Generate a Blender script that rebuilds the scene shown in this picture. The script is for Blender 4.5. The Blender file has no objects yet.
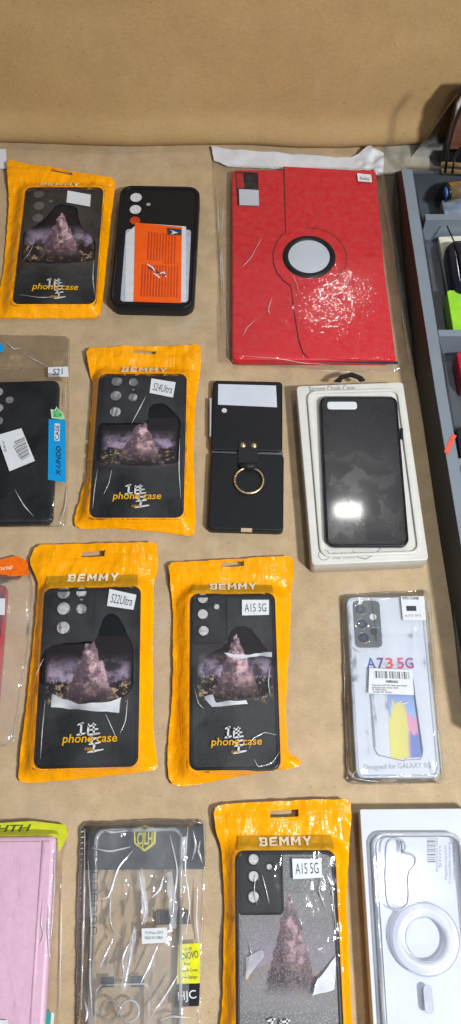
import bpy, math, random
import numpy as np
from mathutils import Vector, Matrix, noise, geometry
random.seed(7)
R = math.radians
C = bpy.context.scene.collection
sc = bpy.context.scene

# ------------------------------------------------------------------ camera
H, TILT, F = 0.85, R(25.0), 950.0
CT, ST = math.cos(TILT), math.sin(TILT)
cd = bpy.data.cameras.new('camera'); cam = bpy.data.objects.new('camera', cd); C.objects.link(cam)
cam.location = (0, 0, H); cam.rotation_euler = (TILT, 0, 0)
cd.sensor_fit = 'VERTICAL'; cd.sensor_height = 36.0; cd.lens = 36.0 * F / 1024
cd.clip_start = 0.02; cd.clip_end = 50
sc.camera = cam

def U(px, py, z=0.0):
    """where a point of the photograph lies on the level z of the table (metres)"""
    x, y = (px - 230.5) / F, (512 - py) / F
    d = Vector((x, y * CT + ST, y * ST - CT))
    t = (z - H) / d.z
    return Vector((d.x * t, d.y * t))
def S(px, py, z=0.0):
    """pixels per metre across, and along, at a place"""
    return 1 / (U(px + .5, py, z) - U(px - .5, py, z)).length, 1 / (U(px, py - .5, z) - U(px, py + .5, z)).length

# ------------------------------------------------------------------ materials
def lin(c):
    c = c / 255
    return c / 12.92 if c <= .04045 else ((c + .055) / 1.055) ** 2.4
def rgb(r, g, b, k=1.0):
    return (lin(r) * k, lin(g) * k, lin(b) * k, 1)

class NT:
    def __init__(s, name):
        s.m = bpy.data.materials.new(name); s.m.use_nodes = True
        s.t = s.m.node_tree; s.t.nodes.clear()
        s.out = s.t.nodes.new('ShaderNodeOutputMaterial')
    def n(s, typ, ins=None, **kw):
        nd = s.t.nodes.new(typ)
        for k, v in kw.items(): setattr(nd, k, v)
        for k, v in (ins or {}).items(): s.set(nd, k, v)
        return nd
    def set(s, nd, k, v):
        if isinstance(v, bpy.types.NodeSocket): s.t.links.new(v, nd.inputs[k])
        else: nd.inputs[k].default_value = v
    def math(s, op, a, b=0.0, c=0.0, clamp=False):
        nd = s.n('ShaderNodeMath', {0: a, 1: b, 2: c}, operation=op, use_clamp=clamp)
        return nd.outputs[0]
    def mix(s, f, a, b, blend='MIX'):
        nd = s.n('ShaderNodeMix', data_type='RGBA', blend_type=blend)
        s.set(nd, 0, f); s.set(nd, 6, a); s.set(nd, 7, b)
        return nd.outputs[2]
    def coord(s, scale=(1, 1, 1), rot=0.0, kind='Object', loc=(0, 0, 0)):
        tc = s.n('ShaderNodeTexCoord')
        mp = s.n('ShaderNodeMapping', {'Vector': tc.outputs[kind], 'Scale': scale, 'Rotation': (0, 0, rot), 'Location': loc})
        return mp.outputs[0]
    def noise(s, vec, scale, detail=3.0, rough=.55, dist=0.0, typ='FBM'):
        nd = s.n('ShaderNodeTexNoise', {'Vector': vec, 'Scale': scale, 'Detail': detail, 'Roughness': rough, 'Distortion': dist})
        nd.noise_type = typ
        return nd.outputs[0]
    def remap(s, v, a, b, c=0.0, d=1.0, smooth=True):
        nd = s.n('ShaderNodeMapRange', {0: v, 1: a, 2: b, 3: c, 4: d}, clamp=True)
        if smooth: nd.interpolation_type = 'SMOOTHSTEP'
        return nd.outputs[0]
    def done(s, sh):
        s.t.links.new(sh, s.out.inputs[0]); return s.m

def solid(name, col, rough=.5, metal=0.0, var=.12, vs=120.0, bump=0.0, bs=900.0, coat=0.0, spec=.5, rvar=0.0, coat_bump=0.0, sub=0.0):
    t = NT(name); v = t.coord()
    nz = t.noise(v, vs, 4.0)
    f = t.remap(nz, .25, .75, 1 - var, 1 + var)
    cc = t.mix(1.0, col, t.n('ShaderNodeCombineColor', {0: f, 1: f, 2: f}).outputs[0], 'MULTIPLY')
    p = t.n('ShaderNodeBsdfPrincipled', {'Base Color': cc, 'Roughness': rough, 'Metallic': metal, 'Specular IOR Level': spec, 'Coat Weight': coat, 'Coat Roughness': .06})
    if rvar:
        p_r = t.remap(t.noise(v, vs * .35, 5.0), .35, .65, max(.03, rough - rvar), min(1, rough + rvar))
        t.set(p, 'Roughness', p_r)
    if bump:
        b = t.n('ShaderNodeBump', {'Height': t.noise(v, bs, 3.0), 'Strength': bump, 'Distance': .001})
        t.set(p, 'Normal', b.outputs[0])
    return t.done(p.outputs[0])

def film(name, haze=.05, bump=.5, scale=60.0, tint=(.97, .97, .97, 1), rough=.07, gain=1.0, rot=.5, stretch=.3, seed=0.0, hazecol=(.8, .82, .85, 1)):
    """thin clear wrinkled plastic: seen through, with a gloss that breaks at the creases"""
    t = NT(name)
    v1 = t.coord((1, stretch, 1), rot, loc=(seed, seed, 0)); v2 = t.coord((stretch, 1, 1), -rot * 1.7, loc=(seed, 0, 0)); v3 = t.coord()
    a = t.math('ABSOLUTE', t.math('SUBTRACT', t.noise(v1, scale, 2.0, .5, .6), .5))
    b = t.math('ABSOLUTE', t.math('SUBTRACT', t.noise(v2, scale * .7, 2.0, .5, .4), .5))
    c = t.noise(v3, scale * .45, 2.0)
    h = t.math('ADD', t.math('ADD', t.math('MULTIPLY', a, 1.0), t.math('MULTIPLY', b, .8)), t.math('MULTIPLY', c, 1.2))
    bp = t.n('ShaderNodeBump', {'Height': h, 'Strength': bump, 'Distance': .004})
    fr = t.n('ShaderNodeFresnel', {'IOR': 1.5, 'Normal': bp.outputs[0]})
    fac = t.math('MULTIPLY', fr.outputs[0], gain, clamp=True)
    tr = t.n('ShaderNodeBsdfTransparent', {'Color': tint})
    df = t.n('ShaderNodeBsdfDiffuse', {'Color': hazecol})
    hz = t.n('ShaderNodeMixShader', {0: t.math('MULTIPLY', t.remap(c, .3, .7, .4, 1.6), haze), 1: tr.outputs[0], 2: df.outputs[0]})
    gl = t.n('ShaderNodeBsdfGlossy', {'Color': (1, 1, 1, 1), 'Roughness': rough, 'Normal': bp.outputs[0]})
    mx = t.n('ShaderNodeMixShader', {0: fac, 1: hz.outputs[0], 2: gl.outputs[0]})
    return t.done(mx.outputs[0])

def cardboard(name, col, dark=.88, stain=(.55, .5, .45, 1), stain_amt=.38, scale=1.0, mott=1.0):
    t = NT(name); v = t.coord(); fl = t.coord((1, 14, 1))
    big = t.noise(v, 7 * scale, 5.0, .6); mid = t.noise(v, 45 * scale, 4.0, .6); fib = t.noise(fl, 190, 3.0, .6); fine = t.noise(v, 900, 2.0)
    f = t.math('ADD', t.math('ADD', t.remap(big, .3, .7, dark, 1.04), t.remap(mid, .3, .7, -.09 * mott, .07 * mott)),
               t.math('ADD', t.remap(fib, .3, .7, -.05, .05), t.remap(fine, .3, .7, -.06, .06)))
    cc = t.mix(1.0, col, t.n('ShaderNodeCombineColor', {0: f, 1: f, 2: f}).outputs[0], 'MULTIPLY')
    st = t.math('MULTIPLY', t.remap(t.noise(v, 11 * scale, 6.0, .65, .8), .52, .8), stain_amt)
    cc = t.mix(st, cc, stain)
    spk = t.math('MULTIPLY', t.remap(t.noise(t.coord(loc=(3, 1, 0)), 260, 2.0, .5), .70, .76), .45)
    cc = t.mix(spk, cc, (.12, .09, .06, 1))
    scf = t.math('MULTIPLY', t.remap(t.noise(t.coord((1, .12, .25), .6), 60, 5.0, .7), .60, .72), .22 * mott)
    cc = t.mix(scf, cc, (.62, .56, .46, 1))
    bp = t.n('ShaderNodeBump', {'Height': t.math('ADD', mid, t.math('MULTIPLY', fib, .5)), 'Strength': .25, 'Distance': .001})
    p = t.n('ShaderNodeBsdfPrincipled', {'Base Color': cc, 'Roughness': .62, 'Specular IOR Level': .3, 'Normal': bp.outputs[0]})
    return t.done(p.outputs[0])

def artwork(name, bright=1.0, grain=.25, seed=0.0, bg=(.012, .010, .013, 1), low_k=1.6, spark=0.0):
    """a plain stand-in print: a misty mauve rock column over dark bronze rubble"""
    t = NT(name); tc = t.n('ShaderNodeTexCoord')
    sp = t.n('ShaderNodeSeparateXYZ', {0: tc.outputs['UV']}); u, v = sp.outputs[0], sp.outputs[1]
    vec = t.n('ShaderNodeMapping', {'Vector': tc.outputs['UV'], 'Location': (seed, seed * .7, seed)}).outputs[0]
    n1 = t.noise(vec, 6.0, 6.0, .65); n2 = t.noise(vec, 11.0, 6.0, .7); n3 = t.noise(vec, 13.0, 8.0, .8)
    spikes = t.noise(t.n('ShaderNodeMapping', {'Vector': vec, 'Scale': (2.2, .35, 1)}).outputs[0], 9.0, 4.0, .7)
    off = t.math('ADD', t.math('MULTIPLY', t.math('SUBTRACT', n2, .5), .16), t.math('MULTIPLY', t.math('SUBTRACT', spikes, .5), .10))
    du = t.math('ABSOLUTE', t.math('ADD', t.math('SUBTRACT', u, .52), off))
    wd = t.math('ADD', .02, t.math('MULTIPLY', t.math('SUBTRACT', .98, v), .34))
    r = t.math('DIVIDE', du, wd)
    facet = t.n('ShaderNodeTexVoronoi', {'Vector': t.n('ShaderNodeMapping', {'Vector': vec, 'Scale': (1.6, .9, 1)}).outputs[0], 'Scale': 10.0})
    fsep = t.n('ShaderNodeSeparateColor', {0: facet.outputs['Color']})
    lit = t.remap(t.math('ADD', t.math('SUBTRACT', u, .50), t.math('MULTIPLY', off, 1.6)), -.05, .04, .25, 1.0)
    tone = t.math('MULTIPLY', t.math('MULTIPLY', t.remap(n2, .36, .62, .25, 1.0), lit), t.remap(fsep.outputs[0], .1, .9, .4, 1.1))
    tone = t.math('MULTIPLY', tone, t.remap(v, .22, .50, .12, 1.0))
    col = t.remap(r, 1.03, .95)
    ridge = t.math('ADD', t.math('MULTIPLY', t.noise(t.n('ShaderNodeCombineXYZ', {0: t.math('ADD', u, seed)}).outputs[0], 9.0, 6.0, .7), .45), .16)
    above = t.remap(t.math('SUBTRACT', v, ridge), -.015, .02)
    sky = t.math('MULTIPLY', above, t.math('MULTIPLY', t.remap(v, .78, .42), t.remap(n1, .36, .62, .1, 1.0)))
    sky = t.math('MULTIPLY', sky, t.remap(t.math('ABSOLUTE', t.math('SUBTRACT', u, .5)), .5, .42))
    low = t.math('MULTIPLY', t.math('SUBTRACT', 1.0, above), t.remap(v, .02, .10))
    br = t.math('MULTIPLY', t.math('MULTIPLY', t.remap(n3, .53, .59), low), t.remap(t.math('ABSOLUTE', t.math('SUBTRACT', u, .5)), .5, .44))
    c = t.mix(t.math('MULTIPLY', sky, .85), bg, (.42 * bright, .33 * bright, .46 * bright, 1))
    c = t.mix(t.math('MULTIPLY', low, .62), c, tuple(x * low_k for x in bg[:3]) + (1,))
    rock = t.mix(tone, (.05, .03, .045, 1), (.66 * bright, .44 * bright, .48 * bright, 1))
    c = t.mix(t.math('MULTIPLY', col, t.remap(v, .10, .26)), c, rock)
    c = t.mix(t.math('MULTIPLY', br, t.math('SUBTRACT', 1.0, t.math('MULTIPLY', col, .6))), c, (.42 * bright, .29 * bright, .18 * bright, 1))
    fine = t.noise(vec, 130.0, 2.0, .8)
    if spark: c = t.mix(t.math('MULTIPLY', t.remap(t.noise(vec, 70.0, 2.0, .8), .5, .66), spark), c, (.6, .58, .6, 1))
    p = t.n('ShaderNodeBsdfPrincipled', {'Base Color': c, 'Roughness': .4, 'Specular IOR Level': .4,
        'Normal': t.n('ShaderNodeBump', {'Height': fine, 'Strength': grain, 'Distance': .001}).outputs[0]})
    return t.done(p.outputs[0])

def glitter(name, base, spark, rough=.4, amt=.5):
    t = NT(name); v = t.coord()
    f = t.remap(t.noise(v, 800, 2.0, .8), .5, .68)
    cc = t.mix(t.math('MULTIPLY', f, amt), base, spark)
    p = t.n('ShaderNodeBsdfPrincipled', {'Base Color': cc, 'Roughness': rough,
        'Normal': t.n('ShaderNodeBump', {'Height': t.noise(v, 1100, 2.0), 'Strength': .5, 'Distance': .0006}).outputs[0]})
    return t.done(p.outputs[0])

def smeared(name):
    """glossy black back with greasy smears: the gloss changes in blots"""
    t = NT(name); v = t.coord((1, 2.4, 1))
    n = t.noise(t.coord(), 48, 5.0, .6, .5); w = t.noise(t.coord(), 300, 3.0)
    r = t.math('ADD', t.remap(n, .28, .72, .07, .19), t.math('MULTIPLY', w, .04))
    p = t.n('ShaderNodeBsdfPrincipled', {'Base Color': (.008, .009, .013, 1), 'Roughness': t.math('ADD', t.math('MULTIPLY', r, 1.0), .14), 'Specular IOR Level': .42, 'Coat Weight': .25, 'Coat Roughness': .07,
        'Normal': t.n('ShaderNodeBump', {'Height': t.noise(t.coord(), 60, 4.0), 'Strength': .02, 'Distance': .002}).outputs[0]})
    return t.done(p.outputs[0])

def bars(name, fg, bg, freq, thr=.5):
    """printed strokes side by side, of uneven width (bar code)"""
    t = NT(name); tc = t.n('ShaderNodeTexCoord')
    sp = t.n('ShaderNodeSeparateXYZ', {0: tc.outputs['UV']})
    v = t.n('ShaderNodeCombineXYZ', {0: sp.outputs[0]}).outputs[0]
    f = t.remap(t.noise(v, freq, 2.0, .8), thr - .02, thr + .02)
    p = t.n('ShaderNodeBsdfPrincipled', {'Base Color': t.mix(f, bg, fg), 'Roughness': .5})
    return t.done(p.outputs[0])

def swirl(name):
    """wallpaper printed on the pictured phone: soft fields of yellow, pink and blue"""
    t = NT(name); tc = t.n('ShaderNodeTexCoord'); sp = t.n('ShaderNodeSeparateXYZ', {0: tc.outputs['UV']}); u, v = sp.outputs[0], sp.outputs[1]
    n = t.noise(tc.outputs['UV'], 3.0, 3.0)
    n = t.math('MULTIPLY', t.math('SUBTRACT', t.noise(tc.outputs['UV'], 2.6, 3.0), .5), 1.1)
    c = t.mix(t.remap(v, .95, .45), rgb(125, 140, 195), rgb(140, 175, 222))
    pk = t.math('MULTIPLY', t.remap(t.math('ADD', u, n), .48, .62), t.remap(t.math('ADD', v, n), .70, .55))
    c = t.mix(pk, c, rgb(208, 145, 182))
    ye = t.math('MULTIPLY', t.remap(t.math('ADD', u, t.math('MULTIPLY', n, .4)), .66, .58), t.remap(t.math('ADD', v, n), .68, .58))
    c = t.mix(ye, c, rgb(206, 200, 110))
    bl = t.math('MULTIPLY', t.remap(u, .55, .7), t.remap(t.math('ADD', v, n), .30, .16))
    c = t.mix(bl, c, rgb(95, 120, 185))
    p = t.n('ShaderNodeBsdfPrincipled', {'Base Color': c, 'Roughness': .4})
    return t.done(p.outputs[0])

def foil(name, col):
    """coloured glossy pouch film with fine pinched creases"""
    t = NT(name); v = t.coord(); v1 = t.coord((1, .3, 1), .5); v2 = t.coord((.35, 1, 1), .3)
    a = t.math('ABSOLUTE', t.math('SUBTRACT', t.noise(v1, 70, 3.0, .55, .6), .5)); b = t.math('ABSOLUTE', t.math('SUBTRACT', t.noise(v2, 60, 3.0, .55, .6), .5))
    h = t.math('ADD', t.math('ADD', t.math('POWER', a, .6), t.math('POWER', b, .6)), t.math('MULTIPLY', t.noise(v, 40, 3.0), .8))
    bp = t.n('ShaderNodeBump', {'Height': h, 'Strength': .30, 'Distance': .0035})
    f = t.remap(t.noise(v, 60, 4.0), .25, .75, .92, 1.05)
    cc = t.mix(1.0, col, t.n('ShaderNodeCombineColor', {0: f, 1: f, 2: f}).outputs[0], 'MULTIPLY')
    p = t.n('ShaderNodeBsdfPrincipled', {'Base Color': cc, 'Roughness': .20, 'Specular IOR Level': .42, 'Normal': bp.outputs[0]})
    return t.done(p.outputs[0])

M = dict(
    board=cardboard('cardboard_brown', rgb(206, 180, 143, .79)),
    backboard=cardboard('cardboard_back', rgb(196, 162, 112, .80), .90, (.5, .42, .33, 1), .12, mott=.35),
    tabletop=solid('tabletop_grey', (.13, .13, .12, 1), .35, vs=30),
    pouch=foil('orange_pouch_plastic', rgb(252, 166, 0, .98)),
    pouchdeep=solid('mustard_panel_plastic', rgb(206, 152, 22, .85), .25, var=.06, bump=.08, bs=150),
    black=solid('black_silicone', (.0075, .0085, .012, 1), .42, bump=.12, bs=1500, spec=.3),
    blacklip=solid('black_case_edge', (.005, .006, .010, 1), .3, spec=.35),
    blackmatte=solid('matte_black', (.009, .010, .013, 1), .5, bump=.1, bs=1400, spec=.3),
    leather=solid('black_grained_back', (.015, .016, .019, 1), .46, bump=.55, bs=900, spec=.35),
    lens=solid('grey_behind_lens_hole', rgb(205, 203, 205, .95), .5, var=.25, vs=500),
    lensgrey=solid('dim_grey_behind_lens_hole', rgb(165, 162, 168, .9), .45, var=.3, vs=500),
    sticker=solid('white_sticker', rgb(226, 230, 234, .86), .5, var=.03),
    ink=solid('dark_ink', (.03, .035, .05, 1), .5), inkgrey=solid('grey_ink', (.25, .26, .29, 1), .5),
    cream=solid('cream_print', rgb(240, 232, 205, .95), .4, var=.03),
    yellowink=solid('yellow_print', rgb(226, 168, 14, .95), .4, var=.08),
    whiteink=solid('white_print', rgb(215, 215, 215, .9), .4, var=.1),
    white=solid('white_card', rgb(213, 219, 231, .84), .4, var=.03, vs=40),
    whitebox=solid('white_box_card', rgb(220, 219, 212, .86), .34, var=.04, vs=60, bump=.06, bs=60),
    whitepaper=solid('white_paper', rgb(224, 226, 232, .80), .6, var=.05, bump=.2, bs=80),
    red=solid('red_leatherette', rgb(214, 22, 38, .92), .38, var=.025, vs=60, bump=.25, bs=1300),
    redflap=solid('red_leatherette_flap', rgb(216, 23, 39, .92), .36, var=.025, vs=60, bump=.4, bs=900),
    redgroove=solid('dark_red_seam', rgb(120, 8, 18), .5),
    darkred=solid('crimson_leatherette', rgb(190, 20, 45, .9), .35, bump=.2, bs=900),
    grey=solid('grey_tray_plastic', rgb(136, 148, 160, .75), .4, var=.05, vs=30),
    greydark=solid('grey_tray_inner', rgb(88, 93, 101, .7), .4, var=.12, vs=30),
    trayblack=solid('tray_black_side', (.012, .012, .013, 1), .6),
    gold=solid('gold_metal', (.70, .53, .30, 1), .36, .9, var=.4, vs=700),
    pink=solid('pink_leatherette', rgb(226, 190, 211, .9), .34, var=.05, vs=250, bump=.3, bs=1200),
    pinkthread=solid('dark_pink_thread', rgb(150, 95, 128), .6),
    lime=solid('lime_card', rgb(206, 212, 40, .9), .4), limegreen=solid('lime_green_card', rgb(150, 215, 45, .9), .4),
    greenink=solid('dark_green_ink', rgb(60, 80, 25), .5), teal=solid('teal_card', rgb(25, 150, 135), .4),
    blue=solid('blue_sticker', rgb(10, 150, 215, .95), .35, var=.03), blueink=solid('navy_ink', rgb(20, 40, 80), .5),
    handgreen=solid('green_hand_sticker', rgb(90, 190, 120, .9), .4, var=.5, vs=400), handpale=solid('pale_green_edge', rgb(190, 215, 180, .9), .4),
    navy=solid('navy_header_card', rgb(42, 50, 60), .3, var=.1), shieldyellow=solid('yellow_emblem_print', rgb(225, 215, 40), .4),
    yellow=solid('yellow_sticker', rgb(222, 220, 10, .95), .35), blackst=solid('black_sticker', (.01, .01, .013, 1), .3),
    orange=solid('orange_card', rgb(240, 92, 12, .95), .4, var=.05), orangedark=solid('brown_print', rgb(188, 60, 12), .5),
    orangeheader=solid('orange_header_card', rgb(240, 110, 15, .95), .3, var=.2, vs=300),
    redmark=solid('orange_red_sticker', rgb(225, 85, 60), .5), brown=solid('brown_leather', rgb(110, 70, 55), .45, var=.3, vs=90),
    palecard=solid('pale_yellow_card', rgb(225, 222, 200, .9), .5), bluish=solid('bluish_plastic', rgb(130, 145, 165, .9), .3, var=.3, vs=90),
    bluecap=solid('blue_cap', rgb(70, 110, 180), .35), navyblue=solid('navy_cloth', rgb(30, 36, 70), .6),
    magring=solid('white_ring', rgb(225, 230, 240, .86), .3, var=.02), greyring=solid('grey_ring_shade', rgb(178, 184, 200, .9), .4),
    lensdark=solid('dark_lens_glass', (.008, .010, .02, 1), .12), lensplate=solid('dark_grey_lens_plate', rgb(92, 96, 102, .8), .3, var=.15, vs=400),
    lensblue=solid('violet_lens_glint', rgb(50, 55, 110), .2), lensring=solid('silver_lens_ring', (.35, .36, .38, 1), .3, .8),
    gleamwhite=film('torn_film_gleam', .55, .35, 60, gain=1.3, hazecol=(.8, .83, .88, 1)),
    smear=smeared('smeared_gloss_black'),
    sparkle=glitter('grey_glitter_back', (.15, .15, .157, 1), (.50, .49, .51, 1), .4, .7),
    bar=bars('bar_code', (.03, .03, .035, 1), rgb(222, 226, 230, .9), 26.0, .5), lines=bars('fine_print', (.2, .2, .22, 1), rgb(222, 226, 230, .9), 18.0, .5),
    ringfilm=film('white_translucent_ring', .6, .05, 30, (.96, .97, 1, 1), .2, .7, hazecol=(.80, .83, .88, 1)), shade=solid('clear_plastic_edge_shade', rgb(128, 134, 150, .85), .3), glarewhite=film('painted_film_glare', .28, .5, 90, gain=1.2, hazecol=(.85, .9, .97, 1)), brass=solid('brass', (.72, .56, .28, 1), .3, .95, var=.06), crease=film('folded_film', .45, .3, 60, (.95, .95, .95, 1), .1, 3.0, hazecol=(.9, .92, .95, 1)), shadow=film('painted_shadow_tint', .0, .1, 20, (.62, .60, .56, 1), .2, .5), palegrey=solid('pale_grey_sheet', rgb(165, 162, 148, .95), .5), swirl=swirl('printed_wallpaper'),
    clearedge=film('clear_case_edge', .32, .3, 40, (.90, .92, .95, 1), .08, 1.6), clearback=film('clear_case_back', .02, .05, 20, (.99, .99, 1, 1), .05, 1.0),
)
FILM = dict(
    smooth=film('smooth_sleeve_film', .012, .14, 60, (.985, .985, .98, 1), .07, .7, .8, .35, 2.1),
    tabletfilm=film('tablet_sleeve_film', .02, .036, 300, (.98, .98, .975, 1), .06, .26, .8, .35, 3.1),
    window=film('pouch_window_film', .03, .38, 50, (.96, .96, .96, 1), .08, 1.0, .4),
    sleeve=film('clear_sleeve_film', .02, .16, 60, (.96, .96, .955, 1), .08, .8, .8, .35, 3.1),
    crinkle=film('crinkled_bag_film', .09, .9, 42, (.99, .99, .985, 1), .08, 1.25, .35, .22, 1.7),
)

# ------------------------------------------------------------------ building helpers
def link(o): C.objects.link(o); return o
ROOTLOC = {}
def thing(name, label, cat, at, group=None):
    o = link(bpy.data.objects.new(name, None)); o.empty_display_size = .02
    o.location = (at[0], at[1], 0); o['label'] = label; o['category'] = cat
    if group: o['group'] = group
    ROOTLOC[o] = Vector((at[0], at[1], 0))
    return o
def mk(name, vs, fs, mat, parent=None, smooth=True, uvs=None):
    off = ROOTLOC.get(parent, Vector((0, 0, 0))) if parent else Vector((0, 0, 0))
    me = bpy.data.meshes.new(name)
    me.from_pydata([(Vector(v) - off)[:] for v in vs], [], fs); me.update()
    if smooth: me.polygons.foreach_set('use_smooth', [True] * len(me.polygons))
    if uvs is not None:
        l = me.uv_layers.new(name='UVMap')
        for lp in me.loops: l.data[lp.index].uv = uvs[lp.vertex_index]
    o = link(bpy.data.objects.new(name, me)); me.materials.append(mat)
    if parent: o.parent = parent
    ROOTLOC[o] = off
    return o
def structure(o, label=None):
    o['kind'] = 'structure'
    if label: o['label'] = label
    return o
def top(o, label, cat, group=None):
    o['label'] = label; o['category'] = cat
    if group: o['group'] = group
    return o

class Fr:
    """best rectangle through four corners (TL, TR, BR, BL) of the photograph at level z"""
    def __init__(s, q, z):
        a, b, c, d = [U(x, y, z) for x, y in q]
        s.c = (a + b + c + d) / 4
        ex = (b - a) + (c - d); ey = (a - d) + (b - c)
        an = (math.atan2(ex.y, ex.x) + (math.atan2(ey.y, ey.x) - math.pi / 2)) / 2
        s.an = an; s.x = Vector((math.cos(an), math.sin(an))); s.y = Vector((-s.x.y, s.x.x))
        s.w = ((b - a).length + (c - d).length) / 2; s.h = ((a - d).length + (b - c).length) / 2
    def P(s, u, v): return s.c + s.x * u + s.y * v
    def rr(s, r, inset=0.0, n=7):
        w, h = s.w / 2 - inset, s.h / 2 - inset; r = max(r - inset, .0004); out = []
        for k, (sx, sy) in enumerate(((1, 1), (-1, 1), (-1, -1), (1, -1))):
            for i in range(n):
                a = k * math.pi / 2 + i / (n - 1) * math.pi / 2
                out.append(s.P(sx * (w - r) + r * math.cos(a), sy * (h - r) + r * math.sin(a)))
        return out
    def sdf(s, X, Y, r=.006, grow=0.0):
        dx, dy = X - s.c.x, Y - s.c.y
        u = np.abs(dx * s.x.x + dy * s.x.y) - (s.w / 2 + grow - r); v = np.abs(dx * s.y.x + dy * s.y.y) - (s.h / 2 + grow - r)
        return np.hypot(np.maximum(u, 0), np.maximum(v, 0)) + np.minimum(np.maximum(u, v), 0) - r
    def v(s, X, Y): return (X - s.c.x) * s.y.x + (Y - s.c.y) * s.y.y

def slab(name, fr, z0, z1, r, bev, mat, parent, n=7):
    prof = [(.0006, z0), (0, z0 + .0008), (0, z1 - bev)]
    for k in range(1, 5):
        a = k / 4 * math.pi / 2
        prof.append((bev * (1 - math.cos(a)), z1 - bev + bev * math.sin(a)))
    vs, fs = [], []; m = 4 * n
    for ins, z in prof: vs += [(p.x, p.y, z) for p in fr.rr(r, ins, n)]
    for i in range(len(prof) - 1):
        for j in range(m):
            fs.append((i * m + j, i * m + (j + 1) % m, (i + 1) * m + (j + 1) % m, (i + 1) * m + j))
    L = (len(prof) - 1) * m
    fs.append(tuple(range(L, L + m))); fs.append(tuple(range(m - 1, -1, -1)))
    o = mk(name, vs, fs, mat, parent)
    o.data.polygons[len(fs) - 2].use_smooth = False; o.data.polygons[len(fs) - 1].use_smooth = False
    return o
def ringslab(name, fr, r, width, z0, z1, mat, parent, n=7, inner_drop=0.0):
    """a raised rim: outer rounded rectangle, inner one smaller by width"""
    vs, fs = [], []; m = 4 * n
    prof = [(0, z0), (0, z1 - .0004), (.0004, z1), (width - .0004, z1), (width, z1 - .0004), (width, z0 - inner_drop)]
    for ins, z in prof: vs += [(p.x, p.y, z) for p in fr.rr(r, ins, n)]
    for i in range(len(prof) - 1):
        for j in range(m): fs.append((i * m + j, i * m + (j + 1) % m, (i + 1) * m + (j + 1) % m, (i + 1) * m + j))
    return mk(name, vs, fs, mat, parent)
def prism(name, pts, z0, z1, mat, parent=None, uv=False, smooth=False):
    pts = [Vector(p[:2]) for p in pts]; n = len(pts)
    ar = sum(pts[i].x * pts[(i + 1) % n].y - pts[(i + 1) % n].x * pts[i].y for i in range(n))
    order = list(range(n)) if ar > 0 else list(range(n - 1, -1, -1))
    q = [pts[i] for i in order]
    vs = [(p.x, p.y, z0) for p in q] + [(p.x, p.y, z1) for p in q]
    fs = [tuple(range(n - 1, -1, -1)), tuple(range(n, 2 * n))] + [(i, (i + 1) % n, n + (i + 1) % n, n + i) for i in range(n)]
    uvs = None
    if uv:
        base = [(0, 1), (1, 1), (1, 0), (0, 0)] if n == 4 else [(0, 0)] * n
        uvs = [base[i] for i in order] * 2
    return mk(name, vs, fs, mat, parent, smooth, uvs)
def px_prism(name, q, z0, t, mat, parent, uv=False):
    return prism(name, [U(x, y, z0 + t) for x, y in q], z0, z0 + t, mat, parent, uv)
def disc(name, c, r, z0, z1, mat, parent, n=28, ry=None):
    return prism(name, [(c.x + r * math.cos(a), c.y + (ry or r) * math.sin(a)) for a in (2 * math.pi * i / n for i in range(n))], z0, z1, mat, parent)
def torus(name, c, R0, r, z, mat, parent, n=48, m=10, flat=1.0, a0=0.0, a1=2 * math.pi):
    vs, fs = [], []; closed = abs(a1 - a0 - 2 * math.pi) < 1e-6; N = n if closed else n + 1
    for i in range(N):
        a = a0 + (a1 - a0) * i / n
        for j in range(m):
            b = 2 * math.pi * j / m
            rr = R0 + r * math.cos(b)
            vs.append((c.x + rr * math.cos(a), c.y + rr * math.sin(a), z + r * flat * math.sin(b)))
    for i in range(n):
        for j in range(m):
            i2 = (i + 1) % N
            fs.append((i * m + j, i2 * m + j, i2 * m + (j + 1) % m, i * m + (j + 1) % m))
    return mk(name, vs, fs, mat, parent)
def tube(name, pts, r, mat, parent, m=8, cap=True):
    pts = [Vector(p) for p in pts]; vs, fs = [], []
    for i, p in enumerate(pts):
        d = (pts[min(i + 1, len(pts) - 1)] - pts[max(i - 1, 0)]).normalized()
        a = d.cross(Vector((0, 0, 1)))
        if a.length < 1e-4: a = d.cross(Vector((1, 0, 0)))
        a.normalize(); b = d.cross(a)
        rr = r[i] if isinstance(r, (list, tuple)) else r
        for j in range(m):
            t = 2 * math.pi * j / m
            vs.append(p + a * rr * math.cos(t) + b * rr * math.sin(t))
    for i in range(len(pts) - 1):
        for j in range(m): fs.append((i * m + j, i * m + (j + 1) % m, (i + 1) * m + (j + 1) % m, (i + 1) * m + j))
    if cap: fs += [tuple(range(m - 1, -1, -1)), tuple(range((len(pts) - 1) * m, len(pts) * m))]
    return mk(name, vs, fs, mat, parent)

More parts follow.
